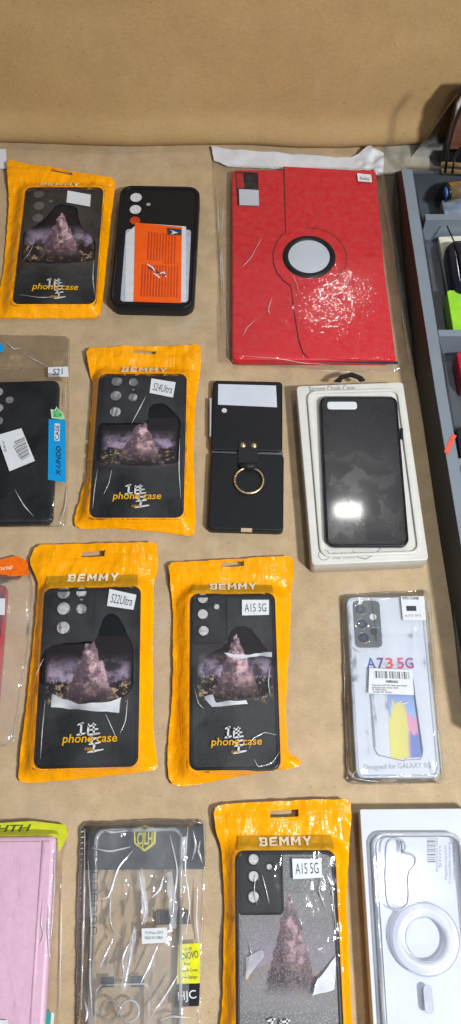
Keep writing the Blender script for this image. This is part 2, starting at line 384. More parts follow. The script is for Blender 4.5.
def chaikin(p, k=1):
    for _ in range(k):
        q = []
        for i in range(len(p)):
            a, b = p[i], p[(i + 1) % len(p)]
            L = (b - a).length; t = min(.25, .004 / max(L, 1e-6))
            q += [a.lerp(b, t), a.lerp(b, 1 - t)]
        p = q
    return p
def densify(p, sp, wob=0.0, seed=0.0):
    out = []
    for i in range(len(p)):
        a, b = p[i], p[(i + 1) % len(p)]; L = (b - a).length; n = max(1, int(round(L / sp)))
        for k in range(n):
            q = a.lerp(b, k / n)
            if wob:
                nn = Vector((a.y - b.y, b.x - a.x)).normalized() if L > 1e-9 else Vector((0, 0))
                q = q + nn * wob * noise.noise(Vector((q.x * 130 + seed, q.y * 130, seed)))
            out.append(q)
    return out
def pdist(X, Y, poly):
    A = np.array([p[:] for p in poly]); B = np.roll(A, -1, 0); D = B - A; LL = (D ** 2).sum(1) + 1e-18
    best = np.full(X.shape, 1e9)
    for a, d, l in zip(A, D, LL):
        t = np.clip(((X - a[0]) * d[0] + (Y - a[1]) * d[1]) / l, 0, 1)
        best = np.minimum(best, np.hypot(X - a[0] - t * d[0], Y - a[1] - t * d[1]))
    return best
def inside(X, Y, poly):
    A = np.array([p[:] for p in poly]); c = np.zeros(X.shape, bool)
    for i in range(len(A)):
        x1, y1 = A[i]; x2, y2 = A[i - 1]
        if y1 == y2: continue
        c ^= ((y1 > Y) != (y2 > Y)) & (X < (x2 - x1) * (Y - y1) / (y2 - y1) + x1)
    return c
def NZ(X, Y, s, seed=0.0):
    return np.array([noise.noise(Vector((x * s + seed, y * s - seed * .6, seed * 1.7))) for x, y in zip(X, Y)])
def smooth01(t):
    t = np.clip(t, 0, 1); return t * t * (3 - 2 * t)
def sheet(name, outline, holes, zf, mat, parent, sp=.0028, smooth=True):
    """a thin sheet cut to an outline with holes, lying at the height zf gives"""
    loops = [outline] + holes
    A = np.array([p[:] for p in outline]); lo, hi = A.min(0), A.max(0)
    gx, gy = np.meshgrid(np.arange(lo[0], hi[0], sp), np.arange(lo[1], hi[1], sp))
    gx = gx.copy(); gx[::2] += sp / 2
    X, Y = gx.ravel(), gy.ravel()
    rng = np.random.RandomState(3); X = X + rng.uniform(-.2, .2, X.shape) * sp; Y = Y + rng.uniform(-.2, .2, Y.shape) * sp
    k = inside(X, Y, outline) & (pdist(X, Y, outline) > sp * .45)
    X, Y = X[k], Y[k]
    for h in holes:
        k = ~inside(X, Y, h) & (pdist(X, Y, h) > sp * .45); X, Y = X[k], Y[k]
    pts, edges = [], []
    for lp in loops:
        b = len(pts); pts += [Vector((p.x * 1000, p.y * 1000)) for p in lp]
        edges += [(b + i, b + (i + 1) % len(lp)) for i in range(len(lp))]
    pts += [Vector((x * 1000, y * 1000)) for x, y in zip(X, Y)]
    v, e, f, *_ = geometry.delaunay_2d_cdt(pts, edges, [], 0, 1e-5)
    VX = np.array([p.x for p in v]) / 1000; VY = np.array([p.y for p in v]) / 1000
    F_ = np.array([t for t in f if len(t) == 3]); cx, cy = VX[F_].mean(1), VY[F_].mean(1)
    keep = inside(cx, cy, outline)
    for h in holes: keep &= ~inside(cx, cy, h)
    fs = []
    for t in F_[keep]:
        a = (VX[t[1]] - VX[t[0]]) * (VY[t[2]] - VY[t[0]]) - (VX[t[2]] - VX[t[0]]) * (VY[t[1]] - VY[t[0]])
        fs.append(tuple(int(i) for i in (t if a > 0 else t[::-1])))
    Z = zf(VX, VY)
    return mk(name, list(zip(VX, VY, Z)), fs, mat, parent, smooth)

def zconst(z): return lambda X, Y: np.full(np.shape(X), z)
def text(name, s, pL, pR, hp, zf, mat, parent, shear=0.0, offset=.0, dz=.0004, horizontal=True, hm=None, space=1.0):
    """writing between two baseline points of the photograph, hp pixels tall, laid on the surface zf"""
    if not callable(zf): zf = zconst(zf)
    mid = ((pL[0] + pR[0]) / 2, (pL[1] + pR[1]) / 2)
    z = .0
    for _ in range(3):
        p = U(*mid, z); z = float(zf(np.array([p.x]), np.array([p.y]))[0])
    a, b = U(*pL, z), U(*pR, z); ex = (b - a).normalized(); ey = Vector((-ex.y, ex.x)); L = (b - a).length
    sx, sy = S(*mid, z)
    hh = hm or hp / (sy if horizontal else sx)
    cu = bpy.data.curves.new('t', 'FONT'); cu.body = s; cu.shear = shear; cu.offset = offset; cu.space_character = space; cu.resolution_u = 3
    ob = link(bpy.data.objects.new('t', cu)); bpy.context.view_layer.update()
    me = bpy.data.meshes.new_from_object(ob.evaluated_get(bpy.context.evaluated_depsgraph_get()))
    bpy.data.objects.remove(ob)
    V = np.array([v.co[:2] for v in me.vertices]); fs = [tuple(p.vertices) for p in me.polygons]
    bpy.data.meshes.remove(me)
    x0, x1 = V[:, 0].min(), V[:, 0].max(); y1 = V[:, 1].max()
    W = [a + ex * ((x - x0) / (x1 - x0) * L) + ey * (y / y1 * hh) for x, y in V]
    X = np.array([w.x for w in W]); Y = np.array([w.y for w in W]); Z = zf(X, Y) + dz
    return mk(name, list(zip(X, Y, Z)), fs, mat, parent, False)
def decal(name, q, zf, mat, parent, dz=.0003, t=.00025, n=6, uv=True):
    """a thin sticker following the surface zf; q = TL, TR, BR, BL in the photograph"""
    if not callable(zf): zf = zconst(zf)
    m = (sum(p[0] for p in q) / 4, sum(p[1] for p in q) / 4); z = 0
    for _ in range(3):
        p = U(*m, z); z = float(zf(np.array([p.x]), np.array([p.y]))[0])
    a, b, c, d = [U(x, y, z) for x, y in q]
    vs, uvs = [], []
    for i in range(n + 1):
        for j in range(n + 1):
            u, v = j / n, i / n
            vs.append(d.lerp(c, u).lerp(a.lerp(b, u), v)); uvs.append((u, v))
    X = np.array([p.x for p in vs]); Y = np.array([p.y for p in vs]); Z = zf(X, Y) + dz + t
    W = n + 1
    P = list(zip(X, Y, Z)); fs = [(i * W + j, i * W + j + 1, (i + 1) * W + j + 1, (i + 1) * W + j) for i in range(n) for j in range(n)]
    rim = [j for j in range(W)] + [i * W + n for i in range(1, W)] + [n * W + j for j in range(n - 1, -1, -1)] + [i * W for i in range(n - 1, 0, -1)]
    base = len(P)
    for k in rim: P.append((P[k][0], P[k][1], P[k][2] - t)); uvs.append(uvs[k])
    for i in range(len(rim)):
        k, l = rim[i], rim[(i + 1) % len(rim)]
        fs.append((base + i, base + (i + 1) % len(rim), l, k))
    return mk(name, P, fs, mat, parent, False, uvs)
def strokes(name, lines, z, mat, parent, w=.0011):
    """brush strokes: tapering flat ribbons, all one mark"""
    vs, fs = [], []
    for ln in lines:
        p = [U(x, y, z) for x, y in ln]
        q = []
        for i in range(len(p) - 1):
            for k in range(5): q.append(p[i].lerp(p[i + 1], k / 5))
        q.append(p[-1]); n = len(q); b = len(vs)
        for i, c in enumerate(q):
            d = (q[min(i + 1, n - 1)] - q[max(0, i - 1)]).normalized(); nn = Vector((-d.y, d.x))
            ww = w * (.35 + .65 * math.sin(math.pi * min(.95, (i + .6) / n))) * (1 + .4 * noise.noise(Vector((c.x * 900, c.y * 900, 0))))
            vs += [(*(c + nn * ww)[:], z), (*(c - nn * ww)[:], z)]
        for i in range(n - 1): fs.append((b + 2 * i, b + 2 * i + 1, b + 2 * i + 3, b + 2 * i + 2))
    return mk(name, vs, fs, mat, parent, False)

def creases(root, lines, zf, w=.0008, mat='crease', lift=.0006):  # pale folds in the film; their whiteness also paints streaks of glare
    m = 6
    for ln in lines:
        vs, fs = [], []
        p = [U(x, y, .01) for x, y in ln]; q = []
        for i in range(len(p) - 1):
            for k in range(6): q.append(p[i].lerp(p[i + 1], k / 6))
        q.append(p[-1])
        for _ in range(2): q = [q[0]] + [(q[i - 1] + q[i] * 2 + q[i + 1]) / 4 for i in range(1, len(q) - 1)] + [q[-1]]
        X = np.array([a.x for a in q]); Y = np.array([a.y for a in q]); Z = zf(X, Y) + lift; b = len(vs); n = len(q)
        for i in range(n):
            d = (q[min(i + 1, n - 1)] - q[max(i - 1, 0)]).normalized(); nn = Vector((-d.y, d.x))
            r = w * (.15 + math.sin(math.pi * i / (n - 1)) * (.7 + .6 * noise.noise(Vector((q[i].x * 400, q[i].y * 400, 3)))))
            for j in range(m):
                t = 2 * math.pi * j / m; o = q[i] + nn * r * math.cos(t)
                vs.append((o.x, o.y, Z[i] + r * .6 * math.sin(t)))
        for i in range(n - 1):
            for j in range(m): fs.append((b + i * m + j, b + i * m + (j + 1) % m, b + (i + 1) * m + (j + 1) % m, b + (i + 1) * m + j))
        mk('film_crease', vs, fs, M[mat], root)

G_E = [[(0, 0), (.3, 0), (.3, 1), (0, 1)], [(.3, 0), (1, 0), (1, .2), (.3, .2)], [(.3, .4), (.9, .4), (.9, .6), (.3, .6)], [(.3, .8), (1, .8), (1, 1), (.3, 1)]]
G_M = [[(0, 0), (.24, 0), (.24, 1), (0, 1)], [(.76, 0), (1, 0), (1, 1), (.76, 1)], [(.24, .64), (.5, .2), (.5, .58), (.24, 1)], [(.5, .2), (.76, .64), (.76, 1), (.5, .58)]]
G_Y = [[(.37, 0), (.63, 0), (.63, .42), (.37, .42)], [(.37, .42), (.5, .42), (.5, .66), (.28, 1), (0, 1)], [(.5, .42), (.63, .42), (1, 1), (.72, 1), (.5, .66)]]
G_B = [[(0, .8), (.75, .8), (.75, 1), (0, 1)], [(.1, .56), (.36, .56), (.36, .8), (.1, .8)], [(.22, .42), (.75, .42), (.75, .56), (.22, .56)], [(.1, .2), (.36, .2), (.36, .42), (.1, .42)],
       [(0, 0), (.75, 0), (.75, .2), (0, .2)], [(.75, 0), (1, .12), (1, .4), (.9, .49), (.75, .49)], [(.75, .49), (.9, .49), (.98, .58), (.98, .88), (.75, 1)]]
def block_word(name, pL, pR, hp, zf, mat, parent):
    mid = ((pL[0] + pR[0]) / 2, (pL[1] + pR[1]) / 2); p = U(*mid, .008); z = float(zf(np.array([p.x]), np.array([p.y]))[0])
    a, b = U(*pL, z), U(*pR, z); ex = (b - a).normalized(); ey = Vector((-ex.y, ex.x)); L = (b - a).length; hh = hp / S(*mid, z)[1]
    ws = [1.0, .9, 1.15, 1.15, 1.05]; gap = .26; tot = sum(ws) + gap * 4; x = 0; W, fs = [], []
    for g, w in zip((G_B, G_E, G_M, G_M, G_Y), ws):
        for poly in g:
            fs.append(tuple(range(len(W), len(W) + len(poly))))
            W += [a + ex * ((x + u * w) / tot * L) + ey * (v * hh) for u, v in poly]
        x += w + gap
    X = np.array([q.x for q in W]); Y = np.array([q.y for q in W]); Z = zf(X, Y) + .0026
    return mk(name, list(zip(X, Y, Z)), fs, mat, parent, False)

# ------------------------------------------------------------------ the setting
bx = [U(x, y, 0) for x, y in ((-40, 146), (0, 146), (60, 148), (130, 150), (205, 149), (250, 149), (300, 152), (340, 152), (383, 150), (410, 148), (480, 146))]
def wall_y(x):
    xs = [p.x for p in bx]; ys = [p.y for p in bx]
    return float(np.interp(x, xs, ys))
mk_t = prism('tabletop', [(-.9, -.5), (.9, -.5), (.9, 1.25), (-.9, 1.25)], -.04, -.005, M['tabletop'])
structure(mk_t)
edge = [(384, 150), (385, 180), (393, 239), (398, 285), (416, 378), (436, 475), (458, 587), (478, 690), (500, 800), (530, 1040)]
FOLDS = [[(334, 590), (345, 800)], [(-20, 806), (360, 797), (480, 800)], [(205, 330), (200, 560)], [(70, 345), (76, 545)]]
FOLDS = [[U(x, y) for x, y in f] for f in FOLDS]
def floor_z(X, Y):
    z = .0006 * NZ(X, Y, 14, 2.0) + .0003 * NZ(X, Y, 40, 5.0) - .0008
    for f in FOLDS:
        for a, b in zip(f, f[1:]):
            d = b - a; t = np.clip(((X - a.x) * d.x + (Y - a.y) * d.y) / d.length_squared, 0, 1)
            z = z - .0007 * np.exp(-(np.hypot(X - a.x - t * d.x, Y - a.y - t * d.y) / .0018) ** 2)
    return z
ol = [U(x, y, 0) for x, y in edge]; ol += [Vector((.32, -.4)), Vector((-.75, -.4)), Vector((-.75, ol[0].y + .03))]
ol = [Vector((ol[0].x, ol[0].y + .03))] + ol[1:]
fl = sheet('cardboard_sheet', densify(ol, .004, .0006), [], floor_z, M['board'], None, .004)
structure(fl)
sk = fl.modifiers.new('s', 'SOLIDIFY'); sk.thickness = .003; sk.offset = -1
# the upright cardboard behind: a folded-up flap, bowed a little towards us near its foot
vs, fs = [], []; nx, nz = 120, 40
for j in range(nz + 1):
    h = (j / nz) ** 1.25 * .30
    for i in range(nx + 1):
        x = -.75 + 1.35 * i / nx
        y = wall_y(x) + .004 + .10 * h - .010 * math.exp(-((h - .02) / .018) ** 2) * (1 - math.exp(-((x - .04) / .10) ** 2) * .2) \
            + .004 * noise.noise(Vector((x * 7, h * 9, 1.0))) * min(1, h / .02) + .006 * math.exp(-(h / .008) ** 2)
        vs.append((x, y, h - .002))
for j in range(nz):
    for i in range(nx): fs.append((j * (nx + 1) + i, j * (nx + 1) + i + 1, (j + 1) * (nx + 1) + i + 1, (j + 1) * (nx + 1) + i))
bw = mk('cardboard_backdrop', vs, fs, M['backboard']); structure(bw)
sk = bw.modifiers.new('s', 'SOLIDIFY'); sk.thickness = .004; sk.offset = -1

# ------------------------------------------------------------------ orange pouches
def pouch(key, label, outline, case, zc, lensr, lenses, island, art, sticker, sttext, head, slot, cap, brush, torn, caselabel=None, art_kw=None,
          back='black', lensmat='lens', flaps=(), seed=1.0, caphide=False, header_panel=None, crease_lines=None):
    fr = Fr(case, zc)
    print('CASE', key, 'w %.1f h %.1f mm angle %.1f' % (fr.w * 1000, fr.h * 1000, math.degrees(fr.an)))
    root = thing('orange_pouch', label, 'phone case', fr.c, 'orange pouches holding black phone cases')
    out = [U(x, y, .0015) for x, y in outline]
    out = densify(chaikin(out), .003, .0007, seed)
    hole = Fr(case, zc); hole.w += .0016; hole.h += .0016
    hole_p = densify(hole.rr(.0078, 0, 6)[::-1], .003)
    zt = zc + .0030
    def zf(X, Y):
        X = np.asarray(X, float); Y = np.asarray(Y, float)
        sd = np.maximum(fr.sdf(X, Y), 0); do = pdist(X, Y, out) * inside(X, Y, out)
        s = smooth01(sd / np.minimum(do + sd + 1e-6, .017))
        vq = fr.v(X, Y) - fr.h / 2
        ze = .0034 + .0026 * NZ(X, Y, 28, seed) + .0050 * smooth01(vq / .022)
        z = zt + (ze - zt) * s
        mask = np.clip(sd / .004, 0, 1)
        z = z + mask * (.0016 * NZ(X, Y, 60, seed + 3) * np.clip(do / .004, 0, 1) + .0012 * np.abs(NZ(X, Y, 130, seed + 5)) + .0007 * NZ(X * 1.6, Y * .6, 190, seed + 7))
        vv = fr.v(X, Y) - fr.h / 2
        hh = max(p.y for p in [Vector((0, fr.v(np.array([q.x]), np.array([q.y]))[0] - fr.h / 2)) for q in out])
        for a in (.60, .68): z = z + .0009 * np.exp(-((vv - a * hh) / .0009) ** 2) * np.clip(do / .003, 0, 1)
        vb = -vv - fr.h
        z = z + .0004 * np.exp(-((vb - .006) / .001) ** 2)
        return np.maximum(z, .0008)
    # hang hole cut through the header
    sl = [U(x, y, .003) for x, y in slot]
    sheet('pouch_shell', out, [hole_p, densify(sl, .002)], zf, M['pouch'], root, .0024)
    # the flat back of the pouch
    def zback(X, Y):
        sd = np.maximum(fr.sdf(X, Y), 0)
        return .0004 + smooth01(sd / .014) * np.maximum(zf(X, Y) - .0016, 0) * .9
    sheet('pouch_back', out, [densify(sl, .002)], zback, M['pouch'], root, .005)
    # the case
    ca = slab('phone_case', fr, .001, zc - .0007, .0075, .0022, M[back], root)
    if caselabel: ca['label'] = caselabel
    ringslab('raised_rim', fr, .0072, .0024, zc - .0022, zc + .0004, M['blacklip'], ca)
    zb = zc - .0007
    if art:
        decal('printed_artwork', art, zb, artwork('stand_in_print_' + key, seed=seed * 3.3, **(art_kw or {})), ca, .00012, .0001)
    if island:
        fi = Fr(island, zc); isl = slab('camera_island', fi, zb, zc, .0035, .0008, M['black'], ca)
        ringslab('island_lip', fi, .0038, .0016, zc - .0006, zc + .0013, M['blacklip'], ca)
    for (x, y, k) in lenses:
        s_ = S(x, y, zc)[0]; c = U(x, y, zc); r = lensr * k / s_
        disc('lens_opening', c, r, zc - .0005, zc + .00025, M[lensmat], ca)
        torus('lens_lip', c, r + .0003, .0009, zc + .0005, M['blacklip'], ca, 28, 8)
    # window film, torn open in the middle
    ff = Fr(case, zc); ff.w += .0055; ff.h += .0055
    fo = densify(ff.rr(.006, 0, 5), .004)
    def zfilm(X, Y):
        return zc + .0019 + .0005 * np.abs(NZ(X, Y, 45, seed + 9)) + .0003 * np.abs(NZ(X, Y, 140, seed + 2))
    holes = [densify(chaikin([U(x, y, zc) for x, y in torn]), .003, .0012, seed)] if torn else []
    sheet('window_film', fo, holes, zfilm, FILM['window'], root, .0026)
    for q in flaps:  # outlines of the torn film pieces that carry the painted gleam
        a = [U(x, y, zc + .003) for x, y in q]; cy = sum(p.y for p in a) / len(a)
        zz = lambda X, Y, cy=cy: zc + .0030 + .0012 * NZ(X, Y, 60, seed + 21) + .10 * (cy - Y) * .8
        sheet('torn_film_gleam', densify(a, .002, .0010, seed), [], zz, M['gleamwhite'], root, .002)  # torn film whose white haze paints the light reflected off it
    if crease_lines: creases(root, crease_lines, zfilm, .0006, lift=.0004)
    if header_panel:
        decal('header_panel', header_panel, lambda X, Y: zf(X, Y), M['pouchdeep'], root, .0014, .0001, 22)
    x0, y0, x1, y1, hp = head
    block_word('brand_lettering', (x0, y0), (x1, y1), hp, zf, M['cream'], root)
    ztop = zc + .0030
    if brush: strokes('brush_mark', brush, ztop, M['whiteink'], root, .0009)
    if cap:
        x0, y0, x1, y1, hp = cap
        text('caption_lettering', 'phone case', (x0, y0), (x1, y1), hp, ztop + .0002, M['yellowink'], root, shear=.12, offset=.012, dz=.0001)
        mx, my = (x0 + x1) / 2, (y0 + y1) / 2 + 8
        text('small_lettering', 'case', (mx - 5, my), (mx + 4, my), hp * .3, ztop + .0002, M['yellowink'], root, dz=.0001)
    st = decal('model_sticker', sticker, zconst(zc + .0029), M['sticker'], root, .0003, .0002)
    if sttext:
        a, b, c, d = sticker
        L = lambda p, q, t: (p[0] + (q[0] - p[0]) * t, p[1] + (q[1] - p[1]) * t)
        lo_l, lo_r = L(d, a, .24), L(c, b, .24); mL, mR = L(lo_l, lo_r, .10), L(lo_l, lo_r, .90)
        text('model_lettering', sttext, mL, mR, math.hypot(a[0] - d[0], a[1] - d[1]) * .52, zc + .0034, M['ink'], st, dz=.0001)
    return root, fr, zf

def brushset(x0, y0, x1, y1):
    """two loose brushed signs one above the other"""
    w, h = x1 - x0, y1 - y0; f = lambda u, v: (x0 + u * w, y0 + v * h)
    return [[f(.05, .10), f(.28, .02)], [f(.20, 0), f(.16, .45)], [f(.02, .42), f(.34, .36)], [f(.45, .05), f(.42, .42)], [f(.40, .15), f(.72, .08)],
            [f(.46, .26), f(.80, .22)], [f(.42, .42), f(.86, .36)], [f(.62, .02), f(.64, .40)], [f(.40, .58), f(.85, .50)], [f(.60, .48), f(.55, .68)],
            [f(.45, .72), f(.88, .66)], [f(.66, .66), f(.62, .95)], [f(.40, .98), f(.98, .88)]]

pouch('top', 'small orange pouch with a blank sticker, beside the bare black case with orange card', # row 1
      [(8, 164), (40, 170), (80, 177), (115, 182), (114, 200), (110.5, 224), (107, 262), (104, 292), (100, 319), (60, 318.5), (25, 319), (-4, 319.5), (-1, 300), (4, 267), (7.5, 230), (9.5, 205)],
      [(25, 188), (100.5, 191.5), (97.5, 305.5), (15.5, 305)], .010, 5.6, [(39, 194.4, 1.05), (39, 206, 1.05), (37.8, 218, 1.05), (51, 201.5, .5)], None,
      [(25, 213), (96, 213), (94, 264), (22, 264)], [(67.7, 190.8), (91, 195), (90, 206.8), (66.5, 202.6)], None, (40, 187.5, 80, 188.5, 4.2),
      [(52, 173.5), (73, 176), (73, 178.5), (52, 176)], (32, 289, 78, 290, 6.0), brushset(46, 278, 66, 299),
      [(24, 232), (44, 222), (56, 205), (76, 207), (81, 228), (96, 241), (95, 262), (60, 265), (22, 264)], back='leather', lensmat='lensgrey', seed=1.3, crease_lines=[[(24, 262), (30, 254), (34, 246)], [(20, 296), (40, 299), (60, 298)], [(94, 262), (93, 280), (95, 296)]])

pouch('second', 'orange pouch with slanted white sticker, between the blue-tagged bag and the ring case',
      [(87, 352), (130, 350), (165, 349), (200.6, 348), (201.2, 362), (200, 375), (195.5, 401), (193.4, 446), (194.5, 490), (195.5, 515), (194.5, 538), (160, 532), (110, 528.5), (76, 529), (74, 522), (80, 500), (86.7, 476), (90, 430), (93, 386), (88.5, 367)],
      [(99.5, 376), (185.5, 376), (183.8, 519), (90.5, 517.5)], .011, 6.0, [(117, 381.5, 1), (116, 396, 1), (115.5, 412, 1), (133.8, 382.5, .85), (133, 397.5, .85), (133.5, 389.8, .33)],
      [(104, 376), (147.5, 376), (146, 424), (100, 424)], [(103, 418), (178, 418), (176, 468), (99, 468)],
      [(151.4, 378.6), (175.7, 382.5), (173, 397.7), (149.6, 393)], 'S24Ultra', (121.5, 373.8, 167, 374.2, 7.2),
      [(133, 352.5), (156, 352.5), (156, 356), (133, 356)], (112.5, 499, 161, 499, 6.8), brushset(124, 484, 150, 508),
      [(98, 424), (147, 424), (150, 405), (164, 404), (181, 420), (180, 464), (140, 467), (96, 463)], seed=2.6, crease_lines=[[(98, 470), (95, 490), (93, 510)], [(132, 425), (140, 410), (146, 398)], [(180, 440), (179, 470), (181, 500)], [(112, 472), (109, 486), (104, 496)]])

pouch('third', 'large orange pouch, window torn above the yellow caption, beside the red case in film',
      [(37, 547), (80, 546.5), (120, 546), (157, 545), (158.6, 558), (158.5, 573), (154, 581), (153, 650), (153, 724), (156.5, 758), (158, 770), (120, 775), (70, 780), (26, 783), (18.5, 781), (19.5, 770), (22.5, 743), (33, 650), (37, 610), (38.7, 581), (30, 564)],
      [(44, 589.5), (139.6, 588.5), (138.4, 767), (36.6, 768)], .011, 7.0, [(63.8, 592.8, 1), (63.8, 608.6, 1), (63.4, 627.8, 1), (81.6, 592.4, .82), (81.5, 609, .82), (82, 599.4, .30)],
      [(45, 589.5), (96, 589.5), (94.5, 644), (42.5, 644)], [(46, 636), (133, 636), (132, 712), (43, 712)],
      [(109.5, 589), (136.4, 595), (133.5, 610), (107, 606)], 'S22Ultra', (67.5, 582.8, 118.7, 581.8, 8.2),
      [(82, 553.5), (106, 552.5), (105, 558.5), (82, 559)], (62, 742.8, 117, 741.5, 8.5), brushset(76, 722, 104, 753),
      [(38, 664), (48, 646), (97, 641), (104, 616), (116, 613), (134, 646), (134, 688), (122, 700), (80, 704), (54, 694), (38, 682)],
      flaps=[[(52, 694), (79, 704), (110, 701), (121, 697), (119, 713), (86, 710), (51, 707)]], seed=3.9, crease_lines=[[(118, 742), (112, 728), (106, 715)], [(128, 700), (126, 722), (120, 735)], [(46, 700), (43, 730), (41, 760)], [(36, 678), (40, 668), (44, 660)]],
      header_panel=[(47, 576), (138, 575), (138, 588), (46, 588.5)])

pouch('middle', 'orange pouch with one curled bottom corner, above the pouch with the grey glittery case',
      [(168, 564.5), (210, 563), (250, 560.5), (292, 558), (294, 571), (291, 590), (290, 642), (286.5, 680), (286, 720), (288.4, 754), (301.5, 760), (299.5, 767), (270, 771), (230, 778), (181, 787.5), (169.5, 784), (167.5, 760), (168.5, 738), (172, 700), (173, 675), (173, 610), (170, 578)],
      [(189, 595.2), (273.8, 595.2), (280, 769.5), (192, 770)], .0115, 5.6, [(203, 598.5, 1), (203, 614.3, 1), (203.8, 631, 1), (216.8, 607, .6)],
      [(191, 595.2), (227.5, 595.2), (228, 644), (193.5, 644)], [(196, 634), (273, 634), (275, 706), (196, 706)],
      [(242, 600), (269, 600), (269, 615), (242, 615.6)], 'A15 5G', (209.7, 591.2, 256.5, 590.2, 7.6),
      [(222, 564), (244, 563), (244, 568), (222, 569)], (211, 745.5, 262, 744.5, 7.5), brushset(224, 726, 247, 754),
      [(198, 660), (226, 646), (232, 628), (248, 626), (268, 652), (274, 662), (268, 696), (230, 700), (206, 700)],
      flaps=[[(224, 652.5), (246, 655), (272, 652), (272, 657), (262, 656), (242, 659), (230, 657)], [(204, 697), (213, 694), (216, 702), (246, 700), (248, 704), (212, 707)]],
      back='leather', seed=5.1, crease_lines=[[(249, 750), (252, 740), (264, 733), (277, 736)], [(254, 760), (258, 768), (272, 764), (280, 752)], [(270, 668), (268, 684), (270, 696)], [(195, 690), (198, 704), (204, 710)]], header_panel=[(192, 585), (272, 584), (273, 594.5), (191, 595)])

pouch('front', 'orange pouch holding a grey glittery case, between the two clear cases',
      [(214, 810), (222, 805), (280, 802), (349, 800), (350.5, 815), (349.5, 830), (346, 899), (349, 960), (351, 1003), (353, 1040), (355, 1062), (215, 1066), (219, 1030), (222.6, 1003), (224.5, 899), (221.5, 847), (215.6, 833)],
      [(234.7, 851.5), (335, 851.5), (342, 1043), (238, 1044)], .0115, 5.6, [(253.8, 859.5, 1), (253.8, 876.5, 1), (253.8, 897, 1.05), (269.4, 867, .6)],
      [(237, 851.5), (282.5, 851.5), (284, 915), (239.5, 915)], [(241, 893), (333, 893), (338, 1012), (242, 1012)],
      [(292, 858.5), (321.4, 859), (322, 877.6), (293, 879.3)], 'A15 5G', (259, 846.6, 311.7, 845.2, 9.5),
      [(270, 811.5), (298, 810), (298, 817.5), (270, 818.5)], None, brushset(266, 1018, 300, 1050),
      None, back='sparkle', art_kw=dict(bright=.85, grain=.6, spark=.38, bg=(.24, .235, .245, 1), low_k=1.05), flaps=[[(246, 958), (262, 950), (264, 956), (246, 980)], [(318, 980), (336, 956), (335, 990), (312, 996)]], seed=6.7, crease_lines=[[(262, 875), (266, 890), (269, 904)], [(256, 872), (254, 890), (257, 905)], [(322, 880), (318, 890), (326, 910)], [(249, 940), (252, 955), (246, 975)], [(330, 870), (333, 900), (336, 940)]],
      header_panel=[(238, 836), (332, 835), (334, 850.5), (237, 851)])

# ------------------------------------------------------------------ clear bags
def bagz(fr, out, zt, seed, amp=.0012, edge=.0016):
    def zf(X, Y):
        X = np.asarray(X, float); Y = np.asarray(Y, float)
        sd = np.maximum(fr.sdf(X, Y, .004), 0); do = pdist(X, Y, out) * inside(X, Y, out)
        s = smooth01(sd / np.minimum(do + sd + 1e-6, .022))
        ze = edge + .0010 * NZ(X, Y, 40, seed)
        z = zt + .0004 + (ze - zt) * s
        z = z + amp * np.abs(NZ(X, Y, 38, seed + 2)) + amp * .6 * np.abs(NZ(X * 2, Y * .7, 70, seed + 4)) + amp * .35 * np.abs(NZ(X, Y, 170, seed + 8))
        return np.maximum(z, .0008)
    return zf
def bag(root, fr, outline, zt, mat, seed, amp=.0012, sp=.0026, name='clear_sleeve', wob=.0007):
    out = densify(chaikin([U(x, y, .0015) for x, y in outline]), .003, wob, seed)
    zf = bagz(fr, out, zt, seed, amp)
    sheet(name, out, [], zf, mat, root, sp)
    # welded seam round the edge
    tube('sealed_edge', [(p.x, p.y, float(z) + .0002) for p, z in zip(out + out[:1], zf(np.array([p.x for p in out + out[:1]]), np.array([p.y for p in out + out[:1]])))], .0004, mat, root, 5, False)
    return zf

# --- tablet cover in its sleeve
q = [(228.4, 167), (371.6, 170.5), (397.6, 362), (236, 356)]
zt = .013; fr = Fr(q, zt)
print('TABLET', fr.w * 1000, fr.h * 1000)
root = thing('tablet_cover', 'large red tablet cover with a round black ring, in a clear sleeve', 'tablet case', fr.c)
cv = slab('cover', fr, .001, zt - .0012, .006, .002, M['red'], root)
seam = [(284, 166.5), (285, 200), (286, 233)]
arcL = [(309 - 36 * math.cos(a), 257 - 33 * math.sin(a)) for a in [R(d) for d in (42, 25, 8, -10, -28, -46, -60)]]
flap = seam + arcL + [(293, 300), (296, 322), (299, 340), (303, 352), (308, 357.5), (396.2, 361), (371, 171.2)]
fp = [U(x, y, zt) for x, y in flap]
prism('flap', fp, zt - .0014, zt, M['redflap'], root)
tube('flap_seam', [(*p[:], zt - .0003) for p in [U(x, y, zt) for x, y in seam + arcL + flap[len(seam) + len(arcL):len(seam) + len(arcL) + 5]]], .0007, M['redgroove'], root, 6)
c = U(309, 257, zt); s_ = S(309, 257, zt)[0]
torus('swivel_groove', c, 37.5 / s_, .0006, zt + .0000, M['redgroove'], root, 40, 6, 1, R(-70), R(92))
rg = torus('swivel_ring', c, 23.5 / s_, .0034, zt, M['blackmatte'], root, 56, 10, .7)
disc('ring_centre', c, 21.5 / s_, zt - .001, zt + .0007, M['white'], rg, 40)
dk = px_prism('camera_cutout', [(235, 171.5), (258, 172.5), (259.5, 206), (237.5, 205.5)], zt - .0012, .0004, M['blackmatte'], root)
px_prism('cutout_lining', [(236, 173), (243, 173.5), (244.5, 188), (237, 188)], zt - .0008, .0003, M['darkred'], dk)
px_prism('cutout_card', [(239, 189), (258.6, 190), (259.2, 205.6), (239.5, 205)], zt - .0008, .0003, M['white'], dk)
px_prism('bottom_edge_lining', [(250, 357), (398, 361.5), (398, 364), (250, 359.6)], .008, .0005, M['navyblue'], root)
